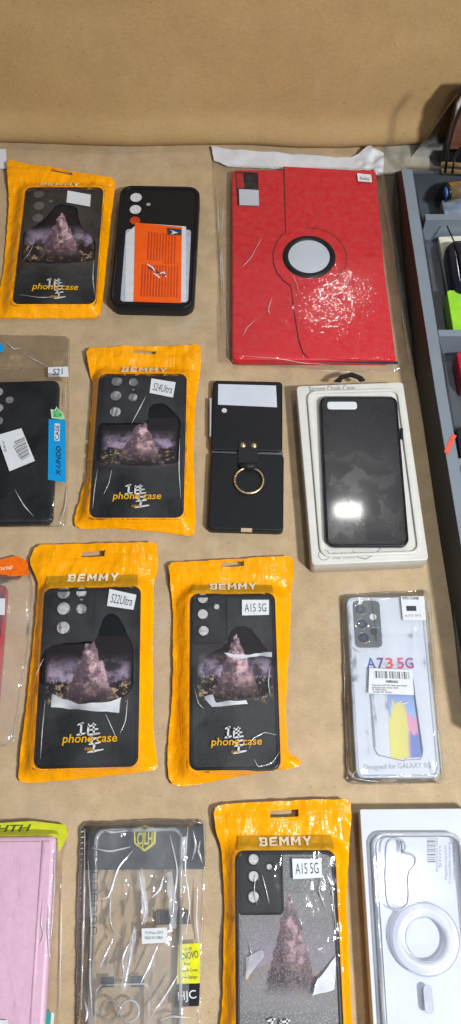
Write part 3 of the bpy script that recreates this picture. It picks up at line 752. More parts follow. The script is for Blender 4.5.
hp_ = densify([U(x, y, .005) for x, y in ((211, 146), (240, 149.5), (300, 154), (350, 157.5), (358, 155), (366, 150.5), (371, 149.5), (377, 153.5), (383, 155.5), (382.5, 168), (382, 178), (376, 177), (372, 172.5), (340, 171), (300, 169.5), (228, 166.5), (214, 160))], .003, .0012, 2.0)
sheet('header_card', hp_, [], lambda X, Y: .0045 + .0016 * NZ(X, Y, 45, 3.0) + np.clip((X - U(352, 158).x) / .02, 0, 1) * (.006 + .005 * NZ(X, Y, 110, 8.0)), M['whitepaper'], root, .0022)
zf = bag(root, fr, [(213, 158), (222, 163), (300, 167), (383, 174), (390, 215), (400, 270), (410, 330), (417.5, 372), (360, 371), (300, 368), (219, 364), (218.5, 320), (219, 280), (216.5, 220)], zt + .001, FILM['tabletfilm'], 4.4, .00016)
creases(root, [[(224, 200), (221, 240), (224, 290), (228, 350)], [(217, 180), (219, 230), (222, 300)], [(262, 240), (250, 262), (242, 270)], [(272, 300), (268, 312), (270, 318)], [(292, 276), (296, 286), (300, 300)], [(352, 275), (345, 290), (330, 302)],
   [(240, 358), (262, 360), (300, 362), (330, 363)], [(381, 188), (388, 215), (396, 260)], [(402, 300), (406, 330), (411, 362)], [(243, 338), (247, 330), (256, 322)], [(310, 366), (350, 367), (395, 368)]], zf, .0005, lift=.0003)
decal('price_sticker', [(357, 173.5), (371, 175), (372, 182.5), (358, 181.5)], zconst(zt + .003), M['sticker'], root)
text('price_lettering', 'Redmi', (360, 179.8), (369, 180.6), 3.0, zt + .0034, M['redgroove'], root)

# --- bare black case with orange card
q = [(118.5, 184.5), (197.5, 187), (196.3, 309.5), (111.5, 304)]
zt = .0165; fr = Fr(q, zt); print('BLACKORANGE', fr.w * 1000, fr.h * 1000)
root = thing('phone_case', 'black rubber phone case with an orange printed card showing through its clear back', 'phone case', fr.c)
slab('case_shell', fr, 0, zt - .0014, .0135, .0040, M['black'], root)
ringslab('raised_rim', fr, .0135, .0042, zt - .003, zt - .0002, M['blacklip'], root)
wq = [(124.5, 228), (189.5, 231), (189.5, 303), (122, 301)]
fw = Fr(wq, zt - .0012); slab('clear_panel', fw, zt - .0016, zt - .0011, .004, .0002, M['greyring'], root)
px_prism('white_card', [(126, 234), (138, 223), (186, 226.5), (186, 302), (125, 301)], zt - .0010, .0003, M['whitepaper'], root)
cardq = [(135, 222.5), (182, 227), (181, 303), (133.5, 301.5)]
cdd = px_prism('orange_card', cardq, zt - .0007, .0004, M['orange'], root)
vs, fs = [], []
def cardpt(u, v, z=zt - .0002): # u across, v down
    a, b, c_, d = [Vector(p) for p in cardq]; p = a.lerp(b, u).lerp(d.lerp(c_, u), v); return U(p.x, p.y, z)
for k in range(13):
    u = .16 + k * .062
    for v0, v1 in ((.10, .46 if k < 8 else .5), (.52, .93)):
        if k in (0, 1, 12) and v0 < .2: continue
        a, b = cardpt(u, v0), cardpt(u + .016, v1); i = len(vs)
        vs += [(a.x, a.y, zt - .0002), (b.x, a.y, zt - .0002), (b.x, b.y, zt - .0002), (a.x, b.y, zt - .0002)]; fs.append((i, i + 3, i + 2, i + 1))
mk('printed_lines', vs, fs, M['orangedark'], cdd, False)
decal('corner_logo', [(167, 228), (181.5, 229.5), (181.5, 235.5), (167.5, 234.5)], zt - .0003, M['ink'], cdd)
prism('corner_logo_arrow', [U(x, y, zt) for x, y in ((170, 230), (178, 233), (171, 234.5), (173, 232))], zt + .0003, zt + .0005, M['sticker'], cdd)
strokes('printed_picture', [[(147, 264), (152, 267), (156, 272)], [(153, 273), (158, 276), (160, 278)], [(158, 274), (164, 272), (166, 277)]], zt, M['sticker'], cdd, .0009)
strokes('printed_picture_shade', [[(148, 267), (153, 270)], [(155, 270), (160, 274)], [(163, 276), (166, 274)]], zt + .0002, M['ink'], cdd, .0009)
for x, y, k, m in ((136, 197, 1, 'lens'), (135.4, 209, 1, 'lens'), (135, 220, .9, 'orangedark'), (148.4, 204, .4, 'lensgrey')):
    disc('lens_opening', U(x, y, zt), 6.1 * k / S(x, y, zt)[0], zt - .002, zt - .0008, M[m], root)
    torus('lens_lip', U(x, y, zt), 6.1 * k / S(x, y, zt)[0], .0004, zt - .0008, M['blacklip'], root, 28, 6)

# --- flip-phone case with ring
zt = .0095
qa = [(213, 379.6), (281.5, 381.8), (283.5, 452), (210.8, 449.5)]; qb = [(210.8, 452), (283.7, 454.5), (283.6, 531), (207.8, 529)]
fa, fb = Fr(qa, zt), Fr(qb, zt); print('FLIP', fa.w * 1000, (fa.h + fb.h) * 1000)
root = thing('ring_phone_case', 'black folding phone case in two halves with gold ring on a strap', 'phone case', (fa.c + fb.c) / 2)
ha = slab('upper_half', fa, 0, zt, .0045, .0018, M['blackmatte'], root)
slab('lower_half', fb, 0, zt, .0045, .0018, M['blackmatte'], root)
px_prism('hinge', [(212, 449.5), (283, 451.8), (283, 455), (212, 452.5)], .004, .0030, M['lensplate'], root)
px_prism('side_sliver', [(209.8, 398), (211.5, 398), (211, 436), (209.6, 436)], .004, .004, M['greyring'], root)
wq = [(218.3, 384), (276, 385.6), (277, 407.2), (218, 404.6)]
px_prism('cover_window', wq, zt, .0002, M['white'], ha)
disc('camera_hole', U(224.3, 410.6, zt), 2.6 / S(224, 410, zt)[0], zt, zt + .0003, M['lens'], ha)
sq = [(239, 441), (257.5, 441.5), (258.5, 466), (238, 465.5)]
def zstrap(X, Y): return zt + .0006 + 0 * X
decal('strap', sq, zstrap, M['leather'], root, .0002, .0008)
for x, y in ((243, 446), (254, 446.4)):
    c = U(x, y, zt); r = 3.0 / S(x, y, zt)[0]; vs = []; fs = []
    for i in range(5):
        a = i / 5 * math.pi / 2
        for j in range(16): b = 2 * math.pi * j / 16; vs.append((c.x + r * math.cos(a) * math.cos(b), c.y + r * math.cos(a) * math.sin(b), zt + .0016 + r * .6 * math.sin(a)))
    for i in range(4):
        for j in range(16): fs.append((i * 16 + j, i * 16 + (j + 1) % 16, (i + 1) * 16 + (j + 1) % 16, (i + 1) * 16 + j))
    fs.append(tuple(64 + j for j in range(16)))
    mk('rivet', vs, fs, M['gold'], root)
c = U(249, 480.5, zt + .002)
torus('finger_ring', c, 14.3 / S(249, 480, zt)[0], .0012, zt + .0022, M['gold'], root, 48, 10)
tube('strap_loop', [(*U(240, 465, zt + .004)[:], zt + .003), (*U(249, 466, zt + .005)[:], zt + .0038), (*U(257.5, 465.5, zt + .004)[:], zt + .003)], .0032, M['leather'], root, 10)
px_prism('port_notch', [(241, 528), (252, 528.3), (252, 532), (241, 531.6)], zt - .0006, .0009, M['board'], root)

# --- white box with glossy black case
zb = .021
q = [(298, 386.5), (404.5, 381), (427, 559), (310, 566)]
fr = Fr(q, zb); print('BOX', fr.w * 1000, fr.h * 1000)
root = thing('boxed_phone_case', 'glossy black phone case in a white retail box with a black hanging tab', 'phone case', fr.c)
bxo = slab('box', fr, 0, zb, .004, .0012, M['whitebox'], root)
fi = Fr([(309, 391), (401, 387), (420, 552), (318, 558)], zb + .003)
ringslab('moulded_rim', fi, .010, .003, zb - .0005, zb + .0028, M['whitebox'], root, inner_drop=-.0006)
cq = [(319, 395.5), (397, 397), (409, 545.5), (327, 546.5)]
fc = Fr(cq, zb + .006); print('  case', fc.w * 1000, fc.h * 1000)
pc = slab('phone_case', fc, zb, zb + .0055, .008, .0022, M['smear'], root)
ringslab('raised_rim', fc, .0078, .0022, zb + .004, zb + .0062, M['blacklip'], pc)
f2 = Fr([(327, 401.5), (356.5, 402), (357.5, 410), (327.5, 408.8)], zb + .006)
slab('camera_cutout', f2, zb + .0052, zb + .0062, .003, .0003, M['sticker'], pc)
px_prism('side_button', [(400.3, 428), (403, 428), (403.3, 438), (400.8, 438)], zb + .002, .003, M['blackmatte'], pc)
text('box_lettering', 'Strong Quali Case', (309, 391.6), (355, 390.2), 5, zb, M['inkgrey'], root, dz=.0005)
torus('printed_circle', U(324, 555, zb), 5.5 / S(324, 555, zb)[0], .0004, zb + .0001, M['inkgrey'], root, 28, 6)
for i, s_ in enumerate(('Flexible soft', 'Full cover')):
    text('small_lettering', s_, (333, 555 + i * 4.5), (356, 554 + i * 4.5), 2.4, zb, M['inkgrey'], root, dz=.0004)
strokes('printed_arc', [[(352, 550), (357, 557), (366, 559), (376, 553), (381, 548)]], zb + .0003, M['inkgrey'], root, .0006)
tab = [(334, 381.5), (341, 375.5), (352, 373), (362, 377), (365, 380.5), (360, 381.5), (357, 378.5), (350, 376.5), (343, 378.5), (341, 382)]
prism('hanging_tab', [U(x, y, zb) for x, y in tab], zb - .001, zb + .0015, M['blackmatte'], root)
zf = bag(root, fr, [(297, 384), (350, 379), (404.5, 377.5), (413, 430), (421, 500), (430, 566), (428, 575), (380, 578), (321, 580), (306, 568), (301, 480)], zb + .0012, FILM['window'], 8.1, .0004, name='clear_wrap') if False else None

# --- white pack lettered A73 5G
zt = .009
q = [(347.5, 596.5), (425, 596.5), (440, 776.5), (355, 779.5)]
fr = Fr(q, zt); print('A73', fr.w * 1000, fr.h * 1000)
root = thing('clear_phone_case', 'clear phone case on a white card with multicoloured lettering and a bar code sticker', 'phone case', fr.c)
slab('card', fr, .001, zt - .0012, .007, .001, M['white'], root)
ringslab('clear_rim', fr, .008, .0028, .002, zt, M['clearedge'], root)
zc = zt - .0012
fi = Fr([(353, 600.5), (380, 600.5), (382, 647), (355.5, 648)], zt)
isl = slab('camera_plate', fi, zc, zc + .001, .0045, .0005, M['lensplate'], root)
for x, y in ((360.2, 609.5), (361.8, 624), (363.5, 638)):
    s_ = S(x, y, zt)[0]
    disc('lens', U(x, y, zt), 5.4 / s_, zc + .0009, zc + .0016, M['lensdark'], isl)
    torus('lens_ring', U(x, y, zt), 5.6 / s_, .0004, zc + .0015, M['lensring'], isl, 28, 6)
    disc('lens_glint', U(x, y, zt), 2.2 / s_, zc + .0015, zc + .0018, M['lensblue'], isl)
disc('flash', U(373, 617, zt), 3.4 / S(373, 617, zt)[0], zc + .0009, zc + .0014, M['sticker'], isl)
disc('small_lens', U(374, 631.5, zt), 3.6 / S(374, 631, zt)[0], zc + .0009, zc + .0014, M['lensdark'], isl)
lc = [('A', 366.8, 376, rgb(52, 82, 150)), ('7', 377.5, 384.5, rgb(82, 62, 130)), ('3', 386, 393.5, rgb(215, 60, 85)), ('5', 397.5, 404.5, rgb(205, 60, 120)), ('G', 405.5, 414, rgb(150, 62, 130))]
for ch, x0, x1, col in lc:
    text('model_letter', ch, (x0, 668.3), (x1, 668.1), 10.5, zc, solid('ink_' + ch, col, .45), root, offset=.02, dz=.0002)
phq = [(386.5, 680), (413, 679.5), (422.5, 757), (391, 759.5)]
fp_ = Fr(phq, zc); decal('printed_phone', phq, zc, M['swirl'], root, .0001, .0002, 4)
strokes('printed_case_outline', [[(369.5, 690), (374, 748), (378, 755), (404, 761), (407, 757)], [(412.5, 678), (423, 750), (420.5, 759), (406, 760)], [(371, 694), (375.5, 747)]], zc + .0005, M['inkgrey'], root, .0005)
strokes('printed_phone_edge', [[(412.5, 676), (415, 700), (422.5, 755)]], zc + .0007, M['blueink'], root, .0008)
text('caption_lettering', 'Designed for GALAXY 5G', (364, 769.5), (431, 767.5), 5.0, zc, M['inkgrey'], root, dz=.0002)
zf = bag(root, fr, [(341.5, 596), (380, 593), (429.5, 590.5), (433, 640), (438, 710), (444, 783), (400, 784.5), (347, 784), (345, 720), (343, 650)], zt + .0004, FILM['crinkle'], 10.3, .0007)
creases(root, [[(352, 646), (358, 652), (372, 654)], [(343, 620), (346, 660), (345, 700)], [(350, 777), (366, 780), (390, 781)], [(392, 702), (402, 704), (409, 702)], [(356, 770), (352, 776), (360, 780)], [(428, 598), (431, 615), (432, 630)], [(438, 730), (441, 755), (442, 775)]], zf, .0006, lift=.0002)
st = decal('barcode_sticker', [(369.2, 668.2), (412.2, 670), (414, 695.2), (368.2, 693.5)], zconst(zt + .0022), M['sticker'], root)
decal('bar_code', [(374, 671), (409, 672.2), (409.8, 679.2), (374.5, 678)], zconst(zt + .0026), M['bar'], st)
text('sticker_lettering', 'SAMSUNG', (386, 682.6), (398, 683.2), 2.4, zt + .0027, M['ink'], st, offset=.02)
for i, (s_, a, b) in enumerate((('Case for A73 5G clear hard back', 372, 407), ('shockproof cover with', 372, 398), ('9 901234', 372.5, 386), ('made in china', 373, 392))):
    text('sticker_lettering', s_, (a, 686 + i * 2.2), (b, 686.6 + i * 2.2), 1.7, zt + .0027, M['ink'], st)
lb = decal('corner_label', [(400.5, 596.5), (424, 596.5), (426, 620.5), (403, 620.5)], zconst(zt + .0018), M['sticker'], root)
text('label_lettering', 'TPU CASE', (402, 599.6), (419, 599.6), 2.6, zt + .0023, M['ink'], lb, offset=.02)
decal('label_block', [(406, 606), (416, 606), (416.5, 611), (406.5, 611)], zconst(zt + .0022), M['ink'], lb, .0002, .0001)
text('label_lettering', 'A73 5G', (404.5, 617), (421, 616.5), 2.2, zt + .0023, M['inkgrey'], lb)

# --- black case in a clear bag with blue tag
zt = .010
q = [(-30, 381), (56.8, 381), (54.2, 523), (-38, 523)]
fr = Fr(q, zt); print('BLUETAG', fr.w * 1000, fr.h * 1000)
root = thing('bagged_phone_case', 'plain black phone case in a clear bag with a bright blue side tag', 'phone case', fr.c)
ca = slab('phone_case', fr, .001, zt, .007, .0022, M['blackmatte'], root)
for x, y, m in ((-1.5, 392, 'lens'), (9.6, 400, 'lensgrey'), (-1.5, 408, 'lens'), (-1.5, 421, 'lensgrey')):
    disc('lens_opening', U(x, y, zt), 4.6 / S(x, y, zt)[0] * (.85 if x > 5 else 1), zt - .0003, zt + .0003, M[m], ca)
zf = bag(root, fr, [(-45, 335), (20, 336), (70, 337), (69.5, 380), (68.5, 450), (66.5, 527), (30, 527), (-50, 527)], zt + .0005, FILM['smooth'], 12.2, .0007)
tube('fold_line', [(*p[:], float(zf(np.array([p.x]), np.array([p.y]))[0]) + .0004) for p in densify([U(-40, 367, .004), U(0, 367.5, .004), U(68, 367.5, .004)], .006)[:-26]], .0005, FILM['crinkle'], root, 5)
z1 = zconst(zt + .0028)
st = decal('barcode_sticker', [(-3, 435.5), (21.5, 428.4), (35, 461), (9.5, 471.5)], z1, M['sticker'], root)
decal('bar_code', [(14, 441.5), (24.5, 437), (30, 456), (22, 461)][1:] + [(14, 441.5)], z1, M['bar'], st, .0006, .0001)
text('sticker_lettering', 'CASE-S21', (13, 446), (20, 459), 2.0, zt + .0034, M['ink'], st, horizontal=False)
text('sticker_lettering', 'A88', (2, 441), (4.5, 452), 2.4, zt + .0034, M['inkgrey'], st, horizontal=False)
tg = decal('blue_tag', [(48.8, 419.5), (66, 420), (65.8, 482.5), (48, 480)], zconst(zt + .0012), M['blue'], root)
wh = decal('tag_box', [(54.8, 423.5), (60, 424), (59.5, 441.5), (54.5, 440.5)], zconst(zt + .0016), M['sticker'], tg)
text('tag_lettering', 'CASE', (58.9, 440.2), (59.3, 425.2), 3.6, zt + .0021, M['blueink'], wh, horizontal=False, offset=.01)
text('tag_lettering', 'X-UNDD', (60.5, 476), (60.8, 446), 4.6, zt + .0017, M['blueink'], tg, shear=.3, horizontal=False, offset=.02)
creases(root, [[(5, 338), (12, 345), (20, 344)], [(26, 352), (36, 357), (46, 363)], [(65, 385), (64, 405)], [(66, 485), (64, 505), (60, 520)], [(15, 490), (24, 506), (34, 517)]], zf, .0007, lift=.0002)
hd = [(50.5, 409), (54.5, 410), (56.5, 406.5), (59, 410), (63, 413), (64.5, 418.5), (60, 419.3), (51.5, 418)]
prism('hand_sticker', [U(x, y, zt + .003) for x, y in hd], zt + .0028, zt + .0031, M['handpale'], root)
prism('hand_emblem', [U(57.5 + (x - 57.5) * .72, 414 + (y - 414) * .72, zt + .003) for x, y in hd], zt + .0031, zt + .0033, M['handgreen'], root)
ps = decal('price_sticker', [(48.2, 367.5), (68, 366.8), (68.5, 376.8), (48, 377.5)], zconst(.0068), M['sticker'], root)
text('price_lettering', 'S21', (53, 375), (62.5, 374.6), 6.0, .0074, M['blueink'], ps)
disc('blue_dot', U(0, 350, .003), 5 / S(0, 350)[0], .0062, .0066, M['blue'], root, 24)

# --- red case at the left edge
zt = .011
q = [(-80, 588), (9, 583), (-7, 735), (-100, 738)]
fr = Fr(q, zt)
root = thing('red_phone_case', 'red phone case at the left edge in clear film under an orange header card', 'phone case', fr.c)
slab('phone_case', fr, .001, zt, .005, .002, M['darkred'], root)
px_prism('header_card', [(-90, 561), (0, 559.5), (16.5, 555.5), (27, 561), (29.5, 575), (0, 577), (-90, 580)], .0065, .0006, M['orangeheader'], root)
text('header_lettering', 'phone', (-14, 572.5), (13, 569), 5, .0072, M['cream'], root, shear=.3)
zf = bag(root, fr, [(-110, 558), (0, 562), (29, 560), (32, 580), (33.5, 600), (30, 640), (22, 690), (14, 745), (-20, 750), (-115, 750)], zt + .0005, FILM['crinkle'], 14.2, .0011)
decal('price_sticker', [(-14, 599), (5.3, 598.5), (4.8, 615), (-14, 615)], zconst(zt + .0026), M['sticker'], root)

# --- pink wallet case bottom left
zt = .014
q = [(-60, 836), (56.5, 836.5), (42.5, 1034), (-74, 1034)]
fr = Fr(q, zt); print('PINK', fr.w * 1000, fr.h * 1000)
root = thing('pink_wallet_case', 'pink stitched wallet case in a clear bag with a lime header', 'phone case', fr.c)
cv = slab('cover', fr, .001, zt, .004, .0035, M['pink'], root)
k = 0; vs, fs = [], []
for i in range(40):
    u = -fr.w / 2 + .004 + i * .0026
    if u > fr.w / 2 - .006: break
    a = fr.P(u, fr.h / 2 - .0045); b = fr.P(u + .0016, fr.h / 2 - .0045)
    n_ = fr.y * .00035; j = len(vs)
    vs += [(*(a + n_)[:], zt + .0002), (*(a - n_)[:], zt + .0002), (*(b - n_)[:], zt + .0002), (*(b + n_)[:], zt + .0002)]; fs.append((j, j + 1, j + 2, j + 3))
mk('stitching', vs, fs, M['pinkthread'], cv, False)
ridge = [fr.P(fr.w / 2 - .010, fr.h / 2 - .004), fr.P(fr.w / 2 - .010, -fr.h / 2)]
tube('spine_fold', [(*p[:], zt - .0007) for p in ridge], .0016, M['pink'], cv, 10)
hd_ = px_prism('header_card', [(-70, 822), (0, 823), (33, 821), (66, 825), (68, 835), (59, 852), (57, 838), (-70, 840)], .0095, .0008, M['lime'], root)
text('header_lettering', 'HHTH', (-16, 832.5), (31, 831), 6.5, .0105, M['greenink'], hd_, shear=.25, offset=.01)
zf = bag(root, fr, [(-75, 820), (0, 821.5), (33, 820), (67, 824), (68, 838), (61.5, 862), (60, 940), (58.5, 1036), (-90, 1040)], zt + .0005, FILM['smooth'], 16.2, .0004)
creases(root, [[(44, 900), (42, 925), (45, 935), (40, 948)], [(62, 868), (60, 900), (59, 960), (58, 1010)], [(56, 850), (55, 890), (52, 940)], [(50, 905), (49, 930), (51, 960)]], zf, .0006, lift=.0003)
decal('teal_tag', [(46, 1011), (51.5, 1012), (50, 1030), (44, 1030)], zconst(.007), M['teal'], root)
decal('white_tag', [(51.5, 1012), (54.5, 1013), (53, 1030), (50, 1030)], zconst(.007), M['sticker'], root)
decal('paper_label', [(-20, 1020), (8, 1020), (8, 1034), (-20, 1034)], zconst(zt + .002), M['sticker'], root)

# --- clear case in crinkled bag
zt = .010
q = [(93, 829), (184.5, 827), (180, 1046), (88, 1048)]
fr = Fr(q, zt); print('HJC', fr.w * 1000, fr.h * 1000)
root = thing('clear_bagged_case', 'see-through phone case in a crinkled clear bag with yellow and black stickers', 'phone case', fr.c)
hc = px_prism('header_card', [(84, 826), (203, 823.5), (205, 869), (83, 870)], .0022, .0006, M['navy'], root)
ringslab('clear_rim', fr, .009, .0026, .001, zt, M['clearedge'], root)
prism('clear_back', fr.rr(.008, .002), zt - .0018, zt - .0008, M['clearback'], root)
fi = Fr([(95, 984), (149, 983), (150, 1046), (94, 1047)], zt)
ringslab('camera_frame', fi, .006, .0014, zt - .002, zt + .001, M['clearedge'], root)
for x, y in ((109.6, 1010.5), (129.7, 1011)):
    torus('lens_lip', U(x, y, zt), 9.4 / S(x, y, zt)[0], .0010, zt + .0003, M['clearedge'], root, 36, 8)
for qq in ([(101, 977), (114, 976.5), (114, 987), (101, 987.5)], [(131, 976), (144, 975.5), (144, 987), (131, 987)]):
    px_prism('dark_print_block', qq, zt - .003, .0003, M['navy'], root)
vs, fs = [], []
tube('printed_strip', [(*U(x, y, zt)[:], zt + .0002) for x, y in ((95.5, 845), (94.5, 900), (93.5, 934))], .0003, M['ink'], root, 5)
for i in range(8):
    y = 850 + i * 11.0; x = 94.5 - i * .25
    fq = Fr([(x - 4, y), (x + 4, y), (x + 4, y + 7.5), (x - 4, y + 7.5)], zt)
    ringslab('printed_icon', fq, .001, .0006, zt + .0001, zt + .0003, M['ink'], root, 3)
decal('printed_bars', [(155, 911), (189, 910), (191, 924), (156, 925)], zconst(.0034), bars('dark_bars', (.04, .04, .05, 1), rgb(150, 130, 105, .8), 5.0, .45), root)
em = [(134.4, 829), (144.5, 826), (155, 829), (154.5, 843), (144.5, 850.5), (135, 843)]
zz = zt + .0012
def rib(pts, w=.0005):
    return strokes('emblem_outline', [pts], .0034, M['shieldyellow'], hc, w)
rib(em + em[:1], .0010)
text('emblem_lettering', 'CJLH', (137, 844.5), (152.5, 844.2), 12, .0034, M['shieldyellow'], hc, offset=.02)
zf = bag(root, fr, [(80.5, 823), (110, 822), (150, 820.5), (204, 820.5), (206, 826), (205, 885), (201.5, 985), (198, 1048), (150, 1056), (76, 1056), (77, 1024), (77, 930), (79, 870)], zt + .0006, FILM['crinkle'], 18.7, .0022, .0024, 'crinkled_bag', .0012)
creases(root, [[(101, 899), (109, 898), (118, 868), (133, 851)], [(111, 896), (110, 916), (113, 930), (122, 938)], [(139, 872), (143, 895), (146, 910), (142, 925)], [(124, 990), (130, 960), (134, 930)],
   [(100, 968), (108, 950), (113, 940)], [(84, 828), (84, 900), (82, 960), (81, 1010)], [(88, 860), (92, 920), (90, 980), (93, 1020)], [(188, 826), (185, 870), (190, 905), (186, 935)], [(170, 835), (178, 870), (174, 900), (172, 925)],
   [(152, 1015), (166, 995), (178, 975)], [(160, 1020), (172, 1016), (190, 1018)], [(198, 880), (196, 920), (199, 945)], [(92, 848), (110, 852), (131, 847)], [(193, 830), (196, 845), (192, 860)], [(140, 985), (150, 965), (158, 945)], [(200, 840), (198, 850), (202, 862)], [(85, 1000), (88, 1012), (86, 1022)], [(104, 830), (112, 833), (128, 831)], [(126, 985), (122, 960), (128, 945), (136, 938)], [(152, 898), (160, 890), (164, 876)]], zf, .0013)
for fq_ in ([(166, 874), (171, 872), (178, 902), (176, 928), (170, 930), (169, 903)], [(140, 868), (143, 868), (147, 900), (149, 918), (144, 925), (141, 898)], [(120, 995), (126, 990), (137, 930), (134, 926), (124, 965)], [(182, 838), (187, 836), (186, 866), (180, 868)]):
    sheet('film_glare', densify([U(x, y, .012) for x, y in fq_], .002, .0012, 4.0), [], lambda X, Y: zf(X, Y) + .0007, M['glarewhite'], root, .002)  # whitish patches that paint broad soft glare on the bag
for k in range(34):
    p = U(80.5 - k * .09, 832 + k * 5.6, .003); q2 = U(84 - k * .09, 831.5 + k * 5.6, .003)
    z_ = float(zf(np.array([p.x]), np.array([p.y]))[0])
    tube('seal_rib', [(p.x, p.y, z_ + .0004), (q2.x, q2.y, z_ + .0008)], .0005, M['gleamwhite'], root, 5)
w1 = decal('white_sticker', [(141.5, 928.5), (167, 927.5), (167.5, 942.5), (142, 944)], zconst(zt + .004), M['sticker'], root)
for i, s_ in enumerate(('Y9 Prime 2019', 'MADE IN CHINA')):
    text('sticker_lettering', s_, (145, 934.5 + i * 5), (163, 934 + i * 5), 3.0, zt + .0045, M['inkgrey'], w1)
ys = decal('yellow_sticker', [(178.5, 944.5), (200.5, 943), (199.8, 983), (177, 984)], zconst(.0085), M['yellow'], root)
text('sticker_lettering', 'ENOVO', (181, 959.8), (198.5, 957.6), 7.2, .009, M['ink'], ys)
for s_, a, b, y in (('LV-SP', 184, 192, 951), ('for', 184, 191, 965.5), ('Case & Cover', 180, 198, 972), ('New Design', 180, 197.5, 979)):
    text('sticker_lettering', s_, (a, y), (b, y - .8), 3.0, .009, M['ink'], ys)
bs = decal('black_sticker', [(176.5, 984.5), (200, 983.2), (199, 1006), (174, 1007)], zconst(.0085), M['blackst'], root)
text('sticker_lettering', 'HJC', (178.5, 1000.5), (196.5, 998), 8.5, .009, M['sticker'], bs, offset=.01)

# --- white box with clear magnetic case
zb = .020
q = [(359.5, 810), (478, 807.5), (499, 1074), (377, 1078)]
fr = Fr(q, zb); print('MAGBOX', fr.w * 1000, fr.h * 1000)
root = thing('boxed_clear_case', 'clear phone case with a white ring lying on a white box', 'phone case', fr.c)
slab('box', fr, 0, zb, .0015, .0006, M['white'], root)
q = [(371, 832.5), (463.5, 832), (482, 1046), (384.5, 1048)]; zc = zb + .0075
fc = Fr(q, zc); print('  case', fc.w * 1000, fc.h * 1000)
cs = prism('clear_case', fc.rr(.011, .001), zc - .002, zc - .001, M['clearback'], root)
ringslab('clear_rim', fc, .011, .0030, zb + .0002, zc, M['clearedge'], cs)
ringslab('rim_highlight', Fr([(375, 836), (459.5, 836), (477, 1042), (388, 1044)], zc), .009, .0007, zc - .001, zc + .0002, M['greyring'], cs)
hol = [(386, 843), (392, 838.5), (399, 839), (404, 842), (406, 848), (402.5, 853), (409, 853), (415.5, 857), (415, 865), (409, 870), (407.5, 880), (409, 900), (404, 909), (395, 911), (387, 905), (385, 880)]
hp = chaikin([U(x, y, zc) for x, y in hol], 2)
tube('camera_opening_rim', [(*p[:], zc + .0002) for p in hp + hp[:1]], .0009, M['greyring'], cs, 8)
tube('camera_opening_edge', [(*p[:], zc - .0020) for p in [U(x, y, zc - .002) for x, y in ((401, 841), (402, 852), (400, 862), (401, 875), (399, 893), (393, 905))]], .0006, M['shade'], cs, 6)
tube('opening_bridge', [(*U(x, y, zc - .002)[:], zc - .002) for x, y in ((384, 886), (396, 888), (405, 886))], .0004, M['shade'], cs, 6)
c = U(426, 939, zc); s_ = S(426, 939, zc)[0]
vs, fs = [], []
for i in range(64):
    a = 2 * math.pi * i / 64
    for r, z in ((33, zc - .0005), (32.5, zc - .0001), (21.0, zc - .0001), (20.5, zc - .0005)): vs.append((c.x + r / s_ * math.cos(a), c.y + r / s_ * math.sin(a), z))
for i in range(64):
    for k in range(3): fs.append((i * 4 + k, ((i + 1) % 64) * 4 + k, ((i + 1) % 64) * 4 + k + 1, i * 4 + k + 1))
mg = mk('magnet_ring', vs, fs, M['ringfilm'], cs)
torus('ring_outline', c, 33.5 / s_, .0005, zc - .0004, M['greyring'], cs, 64, 6)
torus('ring_inner_edge', c, 20.3 / s_, .0005, zc - .0005, M['greyring'], cs, 64, 6)
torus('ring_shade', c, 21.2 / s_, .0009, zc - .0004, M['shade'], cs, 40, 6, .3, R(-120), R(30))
fm = Fr([(422.5, 985), (432, 985), (434.5, 1014), (425.5, 1014)], zc); slab('magnet_bar', fm, zc - .001, zc, .0035, .0003, M['greyring'], cs)
decal('bar_code', [(427.5, 863), (427, 838), (435, 838), (435.5, 863)], zconst(zb), M['bar'], root, .0002, .0001)
for i, (x, y0, y1) in enumerate(((438, 838, 872), (441.5, 846, 868), (447, 845, 880), (451, 842, 884), (455, 842, 880))):
    text('small_lettering', ('Shockproof case', 'Slim', 'Magnetic ring cover', 'Compatible charging', 'Clear hard back')[i], (x, y1), (x - .6, y0), 2.6, zb, M['inkgrey'], root, dz=.0002, horizontal=False)

# --- slip of paper at the back left
px_prism_ = prism('paper_label', [U(x, y, .004) for x, y in ((-25, 146.5), (5.5, 147.5), (6.5, 167), (-25, 166))], .001, .0016, M['sticker'])
top(px_prism_, 'white paper slip at the left edge against the cardboard back', 'paper')

# ------------------------------------------------------------------ grey display tray on the right
zr = .048
xl = .5 * (U(401.5, 170, zr).x + U(435, 390, zr).x)
xb = U(396, 172, 0).x
print('TRAY x', U(401.5, 170, zr).x, U(421, 300, zr).x, U(435, 390, zr).x, U(461, 547, zr).x, 'base', xb, U(407, 300, 0).x, 'rim right', U(412, 172, zr).x, U(432.6, 300, zr).x)
yb = U(406, 170, zr).y
def box(name, x0, x1, y0, y1, z0, z1, mat, parent):
    return prism(name, [(x0, y0), (x1, y0), (x1, y1), (x0, y1)], z0, z1, mat, parent)
rw = U(432.6, 300, zr).x - U(421, 300, zr).x
root = thing('display_tray', 'grey plastic compartment tray with a black outer side, right of the cardboard', 'tray', (xl + .1, yb - .3))
rl = [U(x, y, zr) for x, y in ((401.5, 170), (421, 300), (435, 390), (461, 547), (492, 735))]
rr_ = [U(x, y, zr) for x, y in ((412, 170), (432.3, 300), (446, 390), (473, 547), (505, 735))]
bl = [U(x, y, -.004) for x, y in ((395, 172), (407, 300), (417, 390), (440, 547), (470, 735))]
vs = [(*p[:], -.004) for p in bl] + [(*p[:], zr - .0005) for p in rl]
mk('outer_side', vs, [(k, k + 1, 6 + k, 5 + k)[::-1] for k in range(4)], M['trayblack'], root, False)
